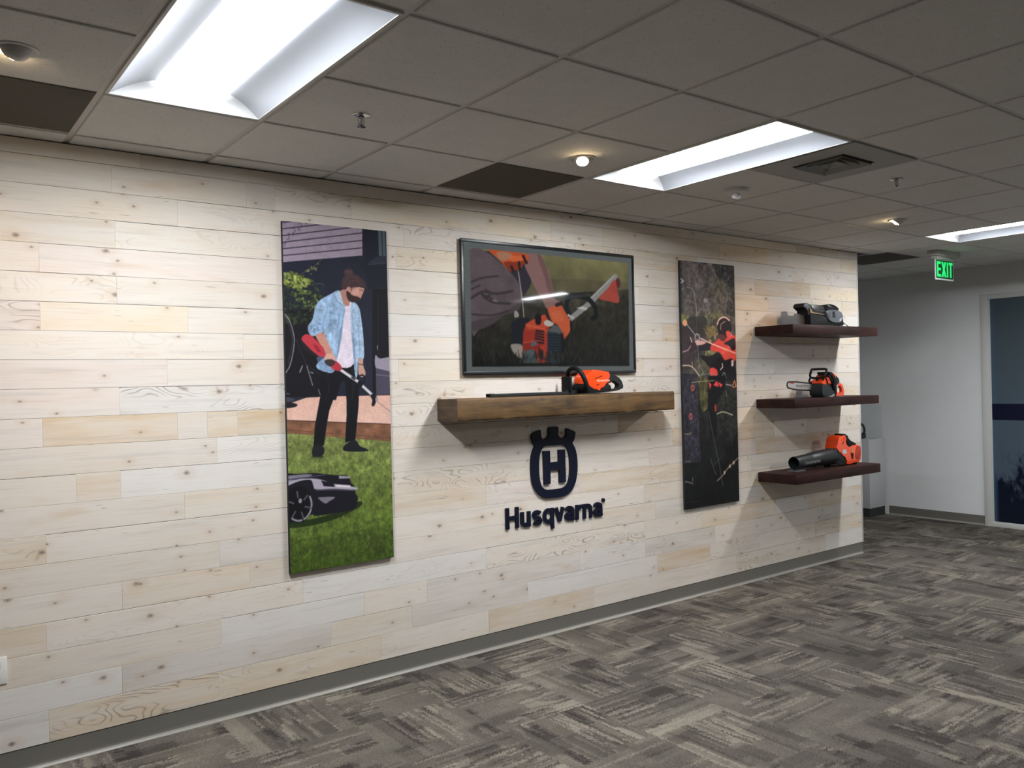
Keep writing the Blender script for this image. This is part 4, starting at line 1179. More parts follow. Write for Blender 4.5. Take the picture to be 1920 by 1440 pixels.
    p.poly([(0.4596, 0.4652), (0.7938, 0.4667), (0.7601, 0.5232), (0.6741, 0.5547), (0.6075, 0.5821), (0.5969, 0.7022), (0.5466, 0.7332), (0.4766, 0.7159), (0.4374, 0.6119)], (9, 10, 14))
    for a in ([(0.4607, 0.489), (0.5167, 0.5013), (0.4876, 0.523)], [(0.5486, 0.5055), (0.6122, 0.4851), (0.6603, 0.5123)], [(0.6262, 0.49), (0.7254, 0.5027), (0.6929, 0.5154)]): p.poly(a, (212, 58, 60))
    p.ell((0.5821, 0.5998), .02, .016, (150, 40, 40))
    p.line([(0.9159, 0.5122), (0.96, 0.4879), (0.9857, 0.5127), (0.9287, 0.5163)], (226, 120, 70), 1.8)
    p.line([(0.79, 0.5032), (0.9013, 0.508)], (180, 180, 170), 1.4)
    p.line([(0.1492, 0.4918), (0.2881, 0.488), (0.5723, 0.4857)], (150, 142, 108), 1.3)
    for a in ((0.1729, 0.5127), (0.1269, 0.628)): p.ell(a, .034, .014, (150, 76, 70)); p.ell(a, .018, .007, (92, 44, 44))
    p.line([(0.603, 0.6254), (0.7042, 0.6175), (0.8144, 0.6243), (0.9069, 0.6337)], (176, 166, 140), 1.6, 1, True)
    p.line([(0.7883, 0.5194), (0.7795, 0.5679), (0.7508, 0.6121)], (16, 16, 18), 2)
    p.line([(0.7874, 0.5275), (0.796, 0.5519)], (150, 146, 140), 1)
    p.line([(0.4481, 0.6121), (0.5458, 0.7412), (0.6271, 0.8313), (0.6902, 0.9276)], (84, 90, 92), 1.1)
    p.line([(0.8489, 0.65), (0.8862, 0.7402), (0.9092, 0.7897)], (60, 64, 62), .9)
    p.line([(1.0108, 0.8134), (0.9045, 0.8345), (0.79, 0.8558), (0.695, 0.8814), (0.5834, 0.9022)], (128, 108, 90), 2.4, 1, True)
    for a in ((0.828, 0.8487), (0.9044, 0.8353), (0.7236, 0.8722)): p.ell(a, .016, .008, (180, 160, 142))
    p.line([(-0.041, 0.6961), (0.0941, 0.6987), (0.1288, 0.6935)], (120, 106, 92), 1.8)
    p.line([(-0.0523, 0.808), (0.1, 0.8096)], (96, 90, 78), 1.8)
    p.line([(-0.0431, 0.8838), (0.0914, 0.8949), (0.1336, 0.9002)], (110, 106, 98), 1.8)
    p.line([(0.136, 0.8768), (0.1293, 0.8922)], (120, 118, 112), 1.2)
    p.line([(0.4668, 0.8111), (0.5171, 0.8443), (0.5678, 0.8777)], (70, 68, 56), 1.8)
    p.line([(0.518, 0.8364), (0.6662, 0.8061)], (76, 74, 62), 1)
    p.line([(0.0835, 0.9724), (0.2382, 0.9772)], (60, 56, 52), 1)

# ---- picture on the television
def brushcutter(p):
    W_ = [(0, 0), (1, 0), (1, 1), (0, 1)]
    p.poly(W_, (96, 102, 102))
    r = [(0.0323, 0.0433), (0.9784, 0.0421), (0.9708, 0.9656), (0.0302, 0.9614)]
    p.poly(r, (124, 120, 82), col2=(30, 29, 26))
    p.poly([(0.3168, 0.2613), (0.6371, 0.2196), (0.9766, 0.2231), (0.9745, 0.5117), (0.3121, 0.5482)], (86, 78, 62), alpha=.45)
    lo = [(0.0318, 0.4311), (0.9771, 0.2807), (0.9708, 0.9656), (0.0302, 0.9614)]
    p.poly(lo, (62, 58, 48), col2=(14, 15, 14), alpha=.85)
    p.grain(r, .05, 9)
    p.grain(lo, .14, 4)
    p.grass([(0.0334, 0.6465), (0.9802, 0.3574), (0.9709, 0.9617), (0.0308, 0.9581)], 900, 9, [(62, 60, 50), (46, 46, 40), (26, 27, 25), (80, 78, 66)], .34)
    p.smooth([(0.2222, 0.1939), (0.3311, 0.1292), (0.3626, 0.2654), (0.3366, 0.3551), (0.3083, 0.4096), (0.2798, 0.3082)], (48, 45, 54))
    p.poly([(0.0332, 0.0581), (0.1344, 0.0565), (0.2111, 0.1525), (0.0308, 0.2158)], (52, 48, 56))
    p.smooth([(0.033, 0.0706), (0.12, 0.0669), (0.1709, 0.115), (0.234, 0.1926), (0.2862, 0.2817), (0.3089, 0.3749), (0.3077, 0.4444), (0.2764, 0.5157), (0.2046, 0.5541), (0.1455, 0.625), (0.0709, 0.6741), (0.0323, 0.6813)], (94, 82, 86))
    p.grain([(0.033, 0.0706), (0.12, 0.0669), (0.1709, 0.115), (0.234, 0.1926), (0.2862, 0.2817), (0.3089, 0.3749), (0.3077, 0.4444), (0.2764, 0.5157), (0.2046, 0.5541), (0.1455, 0.625), (0.0709, 0.6741), (0.0323, 0.6813)], .035, 8)
    p.smooth([(0.0334, 0.6133), (0.1464, 0.5658), (0.2773, 0.4638), (0.308, 0.427), (0.2824, 0.5153), (0.2046, 0.5541), (0.1455, 0.625), (0.0709, 0.6741), (0.0323, 0.6813)], (66, 58, 62), alpha=.7)
    for a, w in (([(0.0335, 0.431), (0.0981, 0.3757), (0.1666, 0.3867), (0.2551, 0.3579)], 4), ([(0.0865, 0.3934), (0.1255, 0.4407), (0.1712, 0.4584), (0.2416, 0.4577)], 4), ([(0.0354, 0.3065), (0.0998, 0.2666), (0.1804, 0.2454)], 3), ([(0.0921, 0.4013), (0.1372, 0.4229), (0.1597, 0.455)], 3), ([(0.0338, 0.5553), (0.1351, 0.558), (0.2288, 0.5186)], 3), ([(0.0345, 0.3646), (0.082, 0.3269)], 2.5), ([(0.1097, 0.3579), (0.1377, 0.3891), (0.0973, 0.426)], 2.5)):
        p.line(a, (54, 48, 52), w, .75, True)
    p.line([(0.1484, 0.4389), (0.1685, 0.4459)], (140, 128, 128), 2)
    p.smooth([(0.3324, 0.0507), (0.4192, 0.0434), (0.4494, 0.1236), (0.4732, 0.2187), (0.4894, 0.3241), (0.4959, 0.3951), (0.5374, 0.4368), (0.4591, 0.4912), (0.4255, 0.4182), (0.3894, 0.333), (0.354, 0.2313), (0.3279, 0.1427)], (136, 102, 98))
    p.smooth([(0.4003, 0.0503), (0.4313, 0.0727), (0.4611, 0.1844), (0.4875, 0.3243), (0.4927, 0.3953), (0.4645, 0.3619), (0.4413, 0.2309)], (104, 74, 74), alpha=.7)
    p.smooth([(0.1318, 0.0442), (0.2364, 0.0406), (0.3416, 0.0512), (0.3513, 0.0918), (0.3403, 0.1299), (0.3189, 0.1307), (0.3125, 0.1532), (0.2907, 0.1904), (0.2668, 0.1845), (0.2457, 0.2016), (0.2111, 0.1525), (0.1741, 0.0976)], (192, 82, 44))
    p.smooth([(0.1747, 0.0594), (0.2363, 0.0509), (0.2626, 0.0774), (0.2354, 0.1067), (0.194, 0.1205)], (166, 128, 104), alpha=.85)
    p.smooth([(0.2357, 0.0895), (0.3077, 0.0714), (0.3438, 0.1015), (0.2885, 0.1431)], (222, 108, 62), alpha=.7)
    p.smooth([(0.2114, 0.1354), (0.2829, 0.1179), (0.3438, 0.1015), (0.3402, 0.1325), (0.3189, 0.1325), (0.2907, 0.1904), (0.2668, 0.1845), (0.2457, 0.2016)], (120, 40, 26), alpha=.75)
    for a in ([(0.2522, 0.1647), (0.2608, 0.1895)], [(0.2948, 0.1251), (0.2988, 0.1765)], [(0.3199, 0.0698), (0.3374, 0.1198)]): p.line(a, (36, 28, 30), 5)
    p.line([(0.2906, 0.1991), (0.3083, 0.4096), (0.3271, 0.7476)], (176, 168, 164), 1.6)
    # engine
    p.smooth([(0.2511, 0.6032), (0.324, 0.565), (0.3479, 0.5986), (0.3206, 0.7738), (0.2483, 0.7751), (0.2438, 0.6893)], (26, 30, 38))
    p.smooth([(0.241, 0.7855), (0.3021, 0.7915), (0.3017, 0.8911), (0.2706, 0.8782), (0.2474, 0.8353)], (146, 138, 130))
    p.smooth([(0.2644, 0.5164), (0.2823, 0.5239), (0.2878, 0.5582), (0.2636, 0.5681)], (150, 146, 142))
    p.poly([(0.3262, 0.6171), (0.3667, 0.5802), (0.4393, 0.5412), (0.4699, 0.6108), (0.4528, 0.6825), (0.4455, 0.9311), (0.3857, 0.9351), (0.378, 0.8341), (0.3018, 0.8868), (0.3099, 0.6872)], (164, 54, 38))
    p.poly([(0.3262, 0.6171), (0.3667, 0.5802), (0.4393, 0.5412), (0.4699, 0.6108), (0.4342, 0.6566), (0.3347, 0.6602)], (186, 72, 48))
    p.poly([(0.31, 0.6785), (0.3901, 0.667), (0.3885, 0.7637), (0.3084, 0.774)], (150, 44, 34), alpha=.7)
    p.poly([(0.3084, 0.774), (0.4076, 0.7457), (0.4195, 0.7808), (0.3748, 0.8429), (0.3018, 0.8868)], (134, 40, 30))
    for i in range(5):
        p.line([((0.3839, 0.669)[0] - i * .002, (0.3839, 0.669)[1] + i * .0215), ((0.4263, 0.679)[0], (0.4263, 0.679)[1] + i * .0235)], (40, 26, 28), 3)
    for i in range(4):
        p.line([((0.397, 0.8164)[0], (0.397, 0.8164)[1] + i * .020), ((0.4185, 0.8426)[0], (0.4185, 0.8426)[1] + i * .020)], (40, 26, 28), 3)
    p.poly([(0.3513, 0.7688), (0.3824, 0.7551), (0.3913, 0.7857), (0.3538, 0.8038)], (96, 92, 96))
    p.smooth([(0.3797, 0.5445), (0.4048, 0.5343), (0.4155, 0.569), (0.411, 0.6133), (0.3939, 0.6246), (0.3818, 0.6058)], (20, 20, 24))
    p.poly([(0.4172, 0.5424), (0.4394, 0.5323), (0.4384, 0.5944), (0.4162, 0.6043)], (196, 70, 50))
    p.smooth([(0.4321, 0.5947), (0.4545, 0.5803), (0.4891, 0.6099), (0.4663, 0.6332), (0.4348, 0.6211)], (190, 182, 172))
    p.poly([(0.4497, 0.6738), (0.489, 0.6189), (0.5277, 0.6262), (0.5525, 0.7019), (0.5543, 0.7875), (0.542, 0.9363), (0.4454, 0.9356)], (38, 49, 58))
    p.poly([(0.489, 0.6189), (0.5277, 0.6262), (0.5525, 0.7019), (0.4976, 0.6811), (0.4497, 0.6738)], (84, 88, 90))
    p.poly([(0.53, 0.68), (0.5525, 0.7019), (0.5543, 0.7875), (0.542, 0.9363), (0.5257, 0.9362)], (18, 22, 28))
    for i in range(9):
        p.line([((0.4556, 0.7047)[0], (0.4556, 0.7047)[1] + i * .0235), ((0.5296, 0.7025)[0], (0.5296, 0.7025)[1] + i * .0235)], (24, 32, 40), 2.2)
    p.poly([(0.3105, 0.8347), (0.369, 0.8211), (0.3863, 0.8956), (0.3869, 0.9351), (0.3089, 0.9345)], (80, 92, 96))
    p.line([(0.3261, 0.6258), (0.4342, 0.6566), (0.4496, 0.6826)], (226, 120, 84), 1.4, .7)
    p.line([(0.3084, 0.774), (0.3638, 0.7555), (0.4137, 0.7544)], (210, 100, 72), 1.2, .7)
    p.grass([(0.2406, 0.8868), (0.5658, 0.8868), (0.5646, 0.9609), (0.2395, 0.9572)], 120, 14, [(40, 40, 34), (22, 23, 22), (66, 64, 54), (14, 15, 15)], .7)
    # hand on the engine
    p.smooth([(0.4559, 0.4914), (0.4917, 0.4579), (0.5276, 0.4375), (0.5559, 0.4987), (0.5857, 0.5694), (0.591, 0.6508), (0.5521, 0.7289), (0.5398, 0.6797), (0.5116, 0.6179), (0.4798, 0.5925)], (196, 90, 56))
    p.smooth([(0.4746, 0.5214), (0.5265, 0.5005), (0.5514, 0.5711), (0.4991, 0.5916)], (204, 106, 72), alpha=.6)
    p.line([(0.5079, 0.4523), (0.5374, 0.4368)], (34, 34, 42), 6)
    p.line([(0.5463, 0.6795), (0.5521, 0.7289)], (170, 60, 40), 3)
    p.line([(0.5942, 0.5781), (0.5958, 0.6779)], (26, 28, 32), 5)
    # shaft, handle, guard
    p.line([(0.5979, 0.5552), (0.7152, 0.4243), (0.8893, 0.1746)], (140, 138, 136), 9.5)
    p.line([(0.7229, 0.3774), (0.8785, 0.1682)], (176, 172, 168), 2.5)
    p.line([(0.585, 0.5332), (0.5697, 0.4617), (0.5842, 0.3882), (0.6346, 0.3642), (0.7022, 0.3836), (0.7459, 0.45), (0.7537, 0.5239), (0.7303, 0.553)], (24, 27, 31), 9, 1, True)
    p.poly([(0.6294, 0.4714), (0.6669, 0.4506), (0.7007, 0.4668), (0.6901, 0.4859), (0.6596, 0.4786)], (190, 188, 184))
    p.line([(0.5784, 0.5335), (0.6079, 0.5547)], (180, 180, 178), 4)
    p.ell((0.9043, 0.2301), .017, .045, (92, 46, 46))
    p.smooth([(0.8815, 0.2039), (0.8982, 0.2878), (0.9086, 0.4011), (0.8421, 0.3964), (0.7752, 0.3734), (0.8296, 0.2938)], (166, 72, 62))
    p.poly([(0.844, 0.2926), (0.8883, 0.2317), (0.8975, 0.3258)], (160, 62, 56), alpha=.6)
    # mat around the picture
    for q in ([(0, 0), (1, 0), r[1], r[0]], [(1, 0), (1, 1), r[2], r[1]], [(1, 1), (0, 1), r[3], r[2]], [(0, 1), (0, 0), r[0], r[3]]): p.poly(q, (96, 102, 102))
    p.blur(1)
    p.img *= 1 + .03 * p.rng.normal(size=p.img.shape[:2])[..., None]

def hung_canvas(x0, x1, z0, z1, d, label, paint, base, n, gain, seed):
    t = thing('canvas_print', label, 'picture', ((x0 + x1) / 2, -d / 2, z0))
    bm = BM(); box(bm, x0, x1, -d, -.0012, z0, z1, .0025)
    obj('canvas_body', bm, M_canvas_edge, t)
    p = Painter(x1 - x0 - .003, z1 - z0 - .003, n, base, seed)
    paint(p)
    finish(p)
    o = p.sheet('printed_image', M_print, t, (x0 + .0015, -d - .0004, z1 - .0015), gain)
    return t
t = hung_canvas(0.3750, 0.9800, 0.6660, 2.4895, 0.022, 'tall canvas photo of a man in a denim jacket trimming a lawn', gardener, (30, 33, 50), 232, (0.98, 1.5)[0], 3)
t = hung_canvas(3.4070, 4.0340, 0.6625, 2.4990, 0.022, 'tall dark canvas photo of a climber in red roped up in a tree', climber, (60, 58, 56), 150, (0.98, 1.5)[1], 5)

# television
TX0, TX1, TZ0, TZ1, TD = 1.4750, 2.9245, 1.6765, 2.4960, .027
t = thing('television', 'wall television in a thin black frame showing a picture with a grey mat', 'television', ((TX0 + TX1) / 2, 0, TZ0))
bm = BM()
b = .021
M_bezel = plain('black_bezel', (22, 24, 27), .35)
for a in ((TX0, TX1, TZ0, TZ0 + b), (TX0, TX1, TZ1 - b, TZ1), (TX0, TX0 + b, TZ0 + b, TZ1 - b), (TX1 - b, TX1, TZ0 + b, TZ1 - b)):
    box(bm, a[0], a[1], -TD, -TD + .016, a[2], a[3], .002)
obj('bezel', bm, M_bezel, t)
bm = BM(); box(bm, TX0 + .004, TX1 - .004, -TD + .009, -.002, TZ0 + .004, TZ1 - .004, .003)
obj('back_housing', bm, M_bezel, t)
p = Painter(TX1 - TX0 - 2 * b, TZ1 - TZ0 - 2 * b, 350, (96, 102, 102), 8)
brushcutter(p)
M_screen = print_mat('lit_screen', 0.035, 0.72)
o = p.sheet('screen', M_screen, t, (TX0 + b, -TD + .0045, TZ1 - b), 1.0)
o['label'] = 'lit screen with a picture of orange gloves starting a brush cutter'

# ------------------------------------------------------------------ mantel beam and shelves
M_beam = stained_wood('rustic_beam', (40, 28, 13), (112, 82, 44), .65, sc=.8)
M_beamend = stained_wood('beam_end_grain', (60, 48, 38), (104, 84, 64), .75, knots=False, axis=1)
M_walnut = stained_wood('dark_walnut', (27, 14, 12), (58, 33, 29), .55, knots=False, sc=.7)
M_walnut.node_tree.nodes['Principled BSDF'].inputs['Specular IOR Level'].default_value = .18

def beam():
    x0, x1, d, z0, z1 = 1.300, 3.098, .215, 1.414, 1.541
    bm = BM(); r = random.Random(4)
    nx = 46; ring = 24
    rows = []
    for i in range(nx + 1):
        x = x0 + (x1 - x0) * i / nx
        sec = []
        for (cx_, cz_, a0) in ((-d + .010, z1 - .010, 90), (-d + .010, z0 + .010, 180), (-.0015, z0 + .002, 270), (-.0015, z1 - .002, 0)):
            for k in range(3):
                a = math.radians(a0 + 45 * k); rr = .010 if cx_ < -.1 else .0012
                sec.append((cx_ + rr * math.cos(a), cz_ + rr * math.sin(a)))
        jit = .0016 if 0 < i < nx else 0
        rows.append([bm.verts.new((x, min(y + (r.uniform(-jit, jit) if y < -.05 else 0), -.0006), z + (r.uniform(-jit, jit) * 1.3 if z < 1.5 and y < -.05 else r.uniform(-jit, jit) * .3))) for y, z in sec])
    for a, c in zip(rows, rows[1:]):
        for k in range(len(a)):
            j = (k + 1) % len(a)
            bm.faces.new((a[k], a[j], c[j], c[k]))
    f0 = bm.faces.new(rows[0]); f1 = bm.faces.new(rows[-1][::-1]); f0.material_index = f1.material_index = 1
    o = obj('mantel_shelf', bm, [M_beam, M_beamend], None, (2.2, 0, z0), smooth=1.0)
    tag(o, 'thick rustic brown wooden beam shelf under the television', 'shelf')
beam()
def shelf(z0, z1, label):
    bm = BM(); box(bm, 4.302, 5.523, -.352, -.0006, z0, z1, .003)
    o = obj('floating_shelf', bm, M_walnut, None, (4.91, 0, z0), smooth=.5)
    tag(o, label, 'shelf', 'dark floating shelves')
Z1, Z2, Z3 = 2.028, 1.448, .862          # shelf tops
shelf(Z1 - .074, Z1, 'dark walnut floating shelf, highest of three, carrying the robotic mower')
shelf(Z2 - .070, Z2, 'dark walnut floating shelf in the middle, carrying the chainsaw')
shelf(Z3 - .074, Z3, 'dark walnut floating shelf, lowest of three, carrying the leaf blower')

# ------------------------------------------------------------------ emblem and lettering on the planks
M_navy = plain('navy_acrylic', (9, 16, 36), .5, var=.03, spec=.25)
t = thing('wall_emblem', 'navy crowned oval emblem with an H, under the beam shelf', 'emblem', (2.195, 0, 1.1))
outer = [(2.0140, 1.2230), (2.0010, 1.2420), (1.9920, 1.2610), (1.9890, 1.2920), (2.0030, 1.3040), (2.0290, 1.3150), (2.0630, 1.3210), (2.0640, 1.3010), (2.0680, 1.2750), (2.0830, 1.2600), (2.1020, 1.2610), (2.1200, 1.2700), (2.1300, 1.2820), (2.1320, 1.3300), (2.1510, 1.3360), (2.1800, 1.3360), (2.2100, 1.3310), (2.2090, 1.2870), (2.2170, 1.2690), (2.2360, 1.2590), (2.2600, 1.2590), (2.2730, 1.2690), (2.2790, 1.2810), (2.2810, 1.3190), (2.3170, 1.3090), (2.3540, 1.2920), (2.3510, 1.2640), (2.3430, 1.2380), (2.3290, 1.2200), (2.3470, 1.1930), (2.3610, 1.1540), (2.3680, 1.1040), (2.3670, 1.0400), (2.3560, 0.9840), (2.3400, 0.9460), (2.3140, 0.9120), (2.2740, 0.8880), (2.2290, 0.8770), (2.1610, 0.8770), (2.0990, 0.8810), (2.0590, 0.8940), (2.0250, 0.9220), (1.9990, 0.9610), (1.9840, 1.0060), (1.9780, 1.0610), (1.9780, 1.1110), (1.9830, 1.1550), (1.9950, 1.1900)]
outer = curve(outer, 4, True, sharp=(0, 3, 6, 11, 14, 21, 22, 24, 27))
inner = curve([(2.0900, 1.2130), (2.0680, 1.1960), (2.0510, 1.1610), (2.0440, 1.1210), (2.0420, 1.0850), (2.0420, 1.0480), (2.0460, 1.0070), (2.0570, 0.9700), (2.0770, 0.9460), (2.1030, 0.9350), (2.1440, 0.9320), (2.2020, 0.9310), (2.2480, 0.9370), (2.2770, 0.9550), (2.2930, 0.9860), (2.3010, 1.0260), (2.3030, 1.0710), (2.3010, 1.1240), (2.2930, 1.1660), (2.2780, 1.1960), (2.2540, 1.2110), (2.2150, 1.2160), (2.1670, 1.2150), (2.1190, 1.2160)], 4)
bm = BM()
# built as front, back and rims: crown notches need a true outline, so fill it by triangulation
def plate(bm, outer, inner, y0, y1):
    geo = []
    for y in (y0, y1):
        loops = []
        for poly in (outer, inner):
            if poly is None: continue
            vs = [bm.verts.new((p[0], y, p[1])) for p in poly]
            es = [bm.edges.new((vs[i], vs[(i + 1) % len(vs)])) for i in range(len(vs))]
            loops.append((vs, es))
        bmesh.ops.triangle_fill(bm, use_beauty=True, use_dissolve=False, edges=[e for l in loops for e in l[1]], normal=(0, -1, 0))
        geo.append(loops)
    for la, lb in zip(*geo):
        n = len(la[0])
        for i in range(n):
            bm.faces.new((la[0][i], la[0][(i + 1) % n], lb[0][(i + 1) % n], lb[0][i]))
    return bm
plate(bm, outer, inner, -.015, -.0005)
obj('crown_ring', bm, M_navy, t, smooth=.5)
bm = BM()
plate(bm, [(2.0800, 1.1840), (2.1350, 1.1830), (2.1360, 1.1070), (2.2070, 1.1080), (2.2070, 1.1840), (2.2630, 1.1830), (2.2650, 0.9700), (2.2100, 0.9700), (2.2090, 1.0540), (2.1360, 1.0560), (2.1340, 0.9700), (2.0830, 0.9700)], None, -.015, -.0005)
obj('letter', bm, M_navy, t, smooth=0)

t = thing('wall_lettering', 'raised navy nine letter wordmark with a dot on the plank wall below the emblem', 'lettering', (2.19, 0, .7))
cap = .131
for ch, xl, xr, zb_ in (('H', *(1.7730, 1.8820), 0.7190), ('u', *(1.8890, 1.9740), 0.7160), ('s', *(1.9830, 2.0660), 0.7150), ('q', *(2.0690, 2.1670), 0.7160),
                       ('v', *(2.1660, 2.2580), 0.7120), ('a', *(2.2520, 2.3410), 0.7130), ('r', *(2.3470, 2.4060), 0.7120), ('n', *(2.4110, 2.5000), 0.7110), ('a', *(2.5040, 2.5920), 0.7110)):
    bm = BM()
    w = (xr - xl) / cap * .93
    for i, st in enumerate(glyph(ch, w, .198)):
        ribbon(bm, [(q[0] * cap, q[1] * cap) for q in st], .198 * cap, .012 - .0006 * i, lambda a, b_, d_, X=xl, Z=zb_: (X + a, -.0005 - d_, Z + b_))
    obj('letter', bm, M_navy, t, smooth=0)
bm = BM(); lathe(bm, [(.0135, -.0005), (.0135, -.0125), (.0005, -.0125)], ((2.5980, 2.5980)[0], 0, 0.8160), 'y', 20)
obj('dot', bm, M_navy, t)

# ------------------------------------------------------------------ tools
M_orange = plain('tool_orange', (236, 74, 22), .28, var=.03, coat=.5)
M_orange2 = plain('tool_orange_dark', (170, 44, 18), .35, var=.05)
M_blk = plain('tool_black', (20, 21, 22), .6, var=.06, spec=.2)
M_blk2 = plain('tool_charcoal', (34, 36, 37), .5, var=.05, spec=.3)
M_red = plain('trigger_red', (206, 50, 32), .4)
M_steel = plain('bar_steel', (196, 196, 194), .38, metal=.6, var=.03)
M_label = plain('silver_label', (176, 186, 190), .4, var=.15, scale=90.0)
M_pale = plain('pale_print', (232, 170, 146), .5)
M_greyprint = plain('grey_print', (116, 118, 116), .5)
M_smoke = NT('smoked_acrylic'); M_smoke.set(Base_Color=(.20, .23, .28), Roughness=.12)
M_smoke.b.inputs['Transmission Weight'].default_value = .75; M_smoke.b.inputs['IOR'].default_value = 1.2; M_smoke = M_smoke.m
def clear(name, tint, a):
    """thin clear acrylic: mostly see-through sheet with a sheen"""
    k = NT(name)
    tr = k.n('ShaderNodeBsdfTransparent'); tr.inputs[0].default_value = (*tint, 1)
    gl = k.n('ShaderNodeBsdfGlossy'); gl.inputs['Roughness'].default_value = .05
    df = k.n('ShaderNodeBsdfDiffuse'); df.inputs[0].default_value = (.55, .58, .62, 1)
    m1 = k.n('ShaderNodeMixShader'); m1.inputs[0].default_value = a
    k.t.links.new(tr.outputs[0], m1.inputs[1]); k.t.links.new(df.outputs[0], m1.inputs[2])
    m2 = k.n('ShaderNodeMixShader'); m2.inputs[0].default_value = .06
    k.t.links.new(m1.outputs[0], m2.inputs[1]); k.t.links.new(gl.outputs[0], m2.inputs[2])
    k.t.links.new(m2.outputs[0], k.t.nodes['Material Output'].inputs['Surface'])
    return k.m
M_clear = clear('clear_acrylic', (.985, .99, .99), .03)
M_smoke = clear('smoky_acrylic', (.46, .50, .56), .16)

def P(bm, pts, y0, y1, bv=.006, n=3, sharp=(), sm=True, seg=2):
    return prism(bm, curve(pts, n, True, sharp) if sm else pts, -y0, -y1, bv, seg)

# hedge trimmer on the beam
ZM = 1.5425
t = thing('hedge_trimmer', 'orange and black battery hedge trimmer lying on the beam shelf', 'hedge trimmer', (2.3, -.11, ZM))
bm = BM(); box(bm, 1.588, 2.26, -.132, -.088, ZM, ZM + .020, .005)
box(bm, 1.588, 1.625, -.136, -.084, ZM, ZM + .022, .004)
obj('blade_cover', bm, M_blk2, t)
bm = BM(); P(bm, [(2.3144, 1.609), (2.3254, 1.645), (2.342, 1.666), (2.3704, 1.69), (2.3883, 1.698), (2.4406, 1.694), (2.5251, 1.682), (2.533, 1.668), (2.5242, 1.613), (2.4735, 1.591), (2.4597, 1.571), (2.4098, 1.563), (2.3725, 1.583), (2.3387, 1.599)], .168, .052, .012)
body = obj('motor_housing', bm, M_orange, t)
body['label'] = 'glossy orange housing'
for a in ([(2.4001, 1.643), (2.4637, 1.66), (2.4629, 1.656), (2.4001, 1.639)], [(2.4106, 1.601), (2.4359, 1.604), (2.4359, 1.6), (2.4106, 1.597)]): obj('vent_slot', prism(BM(), a, -.1695, -.160), M_blk, body, smooth=0)
bm = BM()
o_ = (2.4166, 1.619)
wordmark(bm, lambda a, b_, d_: (o_[0] + a, -.168 - d_, o_[1] + b_ + a * .02), .0165, .001)
obj('lettering', bm, M_pale, body, smooth=0)
bm = BM(); P(bm, [(2.295, 1.568), (2.3043, 1.592), (2.3157, 1.606), (2.3434, 1.596), (2.3775, 1.577), (2.4151, 1.561), (2.4613, 1.57), (2.4768, 1.589), (2.5147, 1.605), (2.5374, 1.586), (2.533, 1.564), (2.4909, 1.553), (2.4091, 1.549), (2.3235, 1.549)], .176, .050, .008)
obj('lower_housing', bm, M_blk, t)
bm = BM()
ring_prism(bm, curve([(2.5233, 1.682), (2.5462, 1.682), (2.5844, 1.666), (2.623, 1.649), (2.6561, 1.623), (2.671, 1.583), (2.6561, 1.569), (2.5983, 1.556), (2.513, 1.552), (2.467, 1.56), (2.4735, 1.587), (2.519, 1.608)], 4), curve([(2.5444, 1.618), (2.5624, 1.626), (2.5825, 1.624), (2.622, 1.606), (2.6346, 1.595), (2.6297, 1.577), (2.6059, 1.571), (2.5436, 1.574), (2.5347, 1.591)], 4), -.150, -.106)
bmesh.ops.bevel(bm, geom=[e for e in bm.edges if len(e.link_faces) == 2 and e.calc_face_angle(0) > 1.2], offset=.006, segments=2, affect='EDGES')
hd = obj('rear_handle', bm, M_blk2, t)
bm = BM(); P(bm, [(2.5436, 1.63), (2.566, 1.632), (2.5779, 1.625), (2.5687, 1.611), (2.5597, 1.61)], .137, .117, .002)
obj('trigger', bm, M_red, hd)
bm = BM()
loop = [(2.312, -.196, ZM + .014), (2.298, -.202, ZM + .05), (2.280, -.198, ZM + .10), (2.266, -.178, ZM + .142), (2.262, -.145, ZM + .162), (2.262, -.11, ZM + .166), (2.266, -.075, ZM + .158), (2.270, -.050, ZM + .130), (2.274, -.042, ZM + .08), (2.280, -.046, ZM + .04), (2.285, -.06, ZM + .02)]
tube(bm, curve(loop, 4, False), .0145, 12)
obj('front_handle', bm, M_blk, t)
bm = BM(); box(bm, 2.206, 2.220, -.150, -.060, ZM + .018, ZM + .115, .004)
for i in range(6): box(bm, 2.202, 2.208, -.148, -.062, ZM + .028 + i * .014, ZM + .034 + i * .014, .001)
box(bm, 2.180, 2.30, -.130, -.090, ZM + .004, ZM + .030, .004)
obj('hand_guard', bm, M_blk, t)

# robotic mower on the top shelf
t = thing('robotic_mower', 'dark grey robotic lawn mower with a black hood on the top shelf', 'robotic mower', (4.95, -.2, Z1))
bm = BM(); P(bm, [(4.68, 2.121), (4.7308, 2.125), (4.9004, 2.107), (4.9515, 2.075), (5.0582, 2.062), (5.1087, 2.079), (5.1381, 2.106), (5.153, 2.08), (5.154, 2.041), (4.6775, 2.0286)], .262, .135, .008, 3, (0, 8, 9))
obj('chassis', bm, M_blk, t)
bm = BM(); P(bm, [(4.902, 2.159), (5.0619, 2.165), (5.1116, 2.151), (5.1411, 2.119), (5.1135, 2.079), (5.0582, 2.064), (4.9705, 2.068), (4.9235, 2.087), (4.9004, 2.118)], .272, .128, .012)
sh = obj('front_cover', bm, plain('mower_slate', (104, 109, 114), .35, var=.05), t)
sh['label'] = 'slate grey front cover'
bm = BM(); prism(bm, [(5.078, 2.091), (5.0923, 2.102), (5.1116, 2.099), (5.0971, 2.074), (5.0751, 2.072)], -.2735, -.270)
obj('badge', bm, plain('pale_badge', (190, 192, 194), .4), sh, smooth=0)
bm = BM(); prism(bm, [(4.974, 2.152), (5.0086, 2.154), (5.0177, 2.103), (4.9767, 2.101)], -.2732, -.270)
obj('sensor_strip', bm, M_blk2, sh, smooth=0)
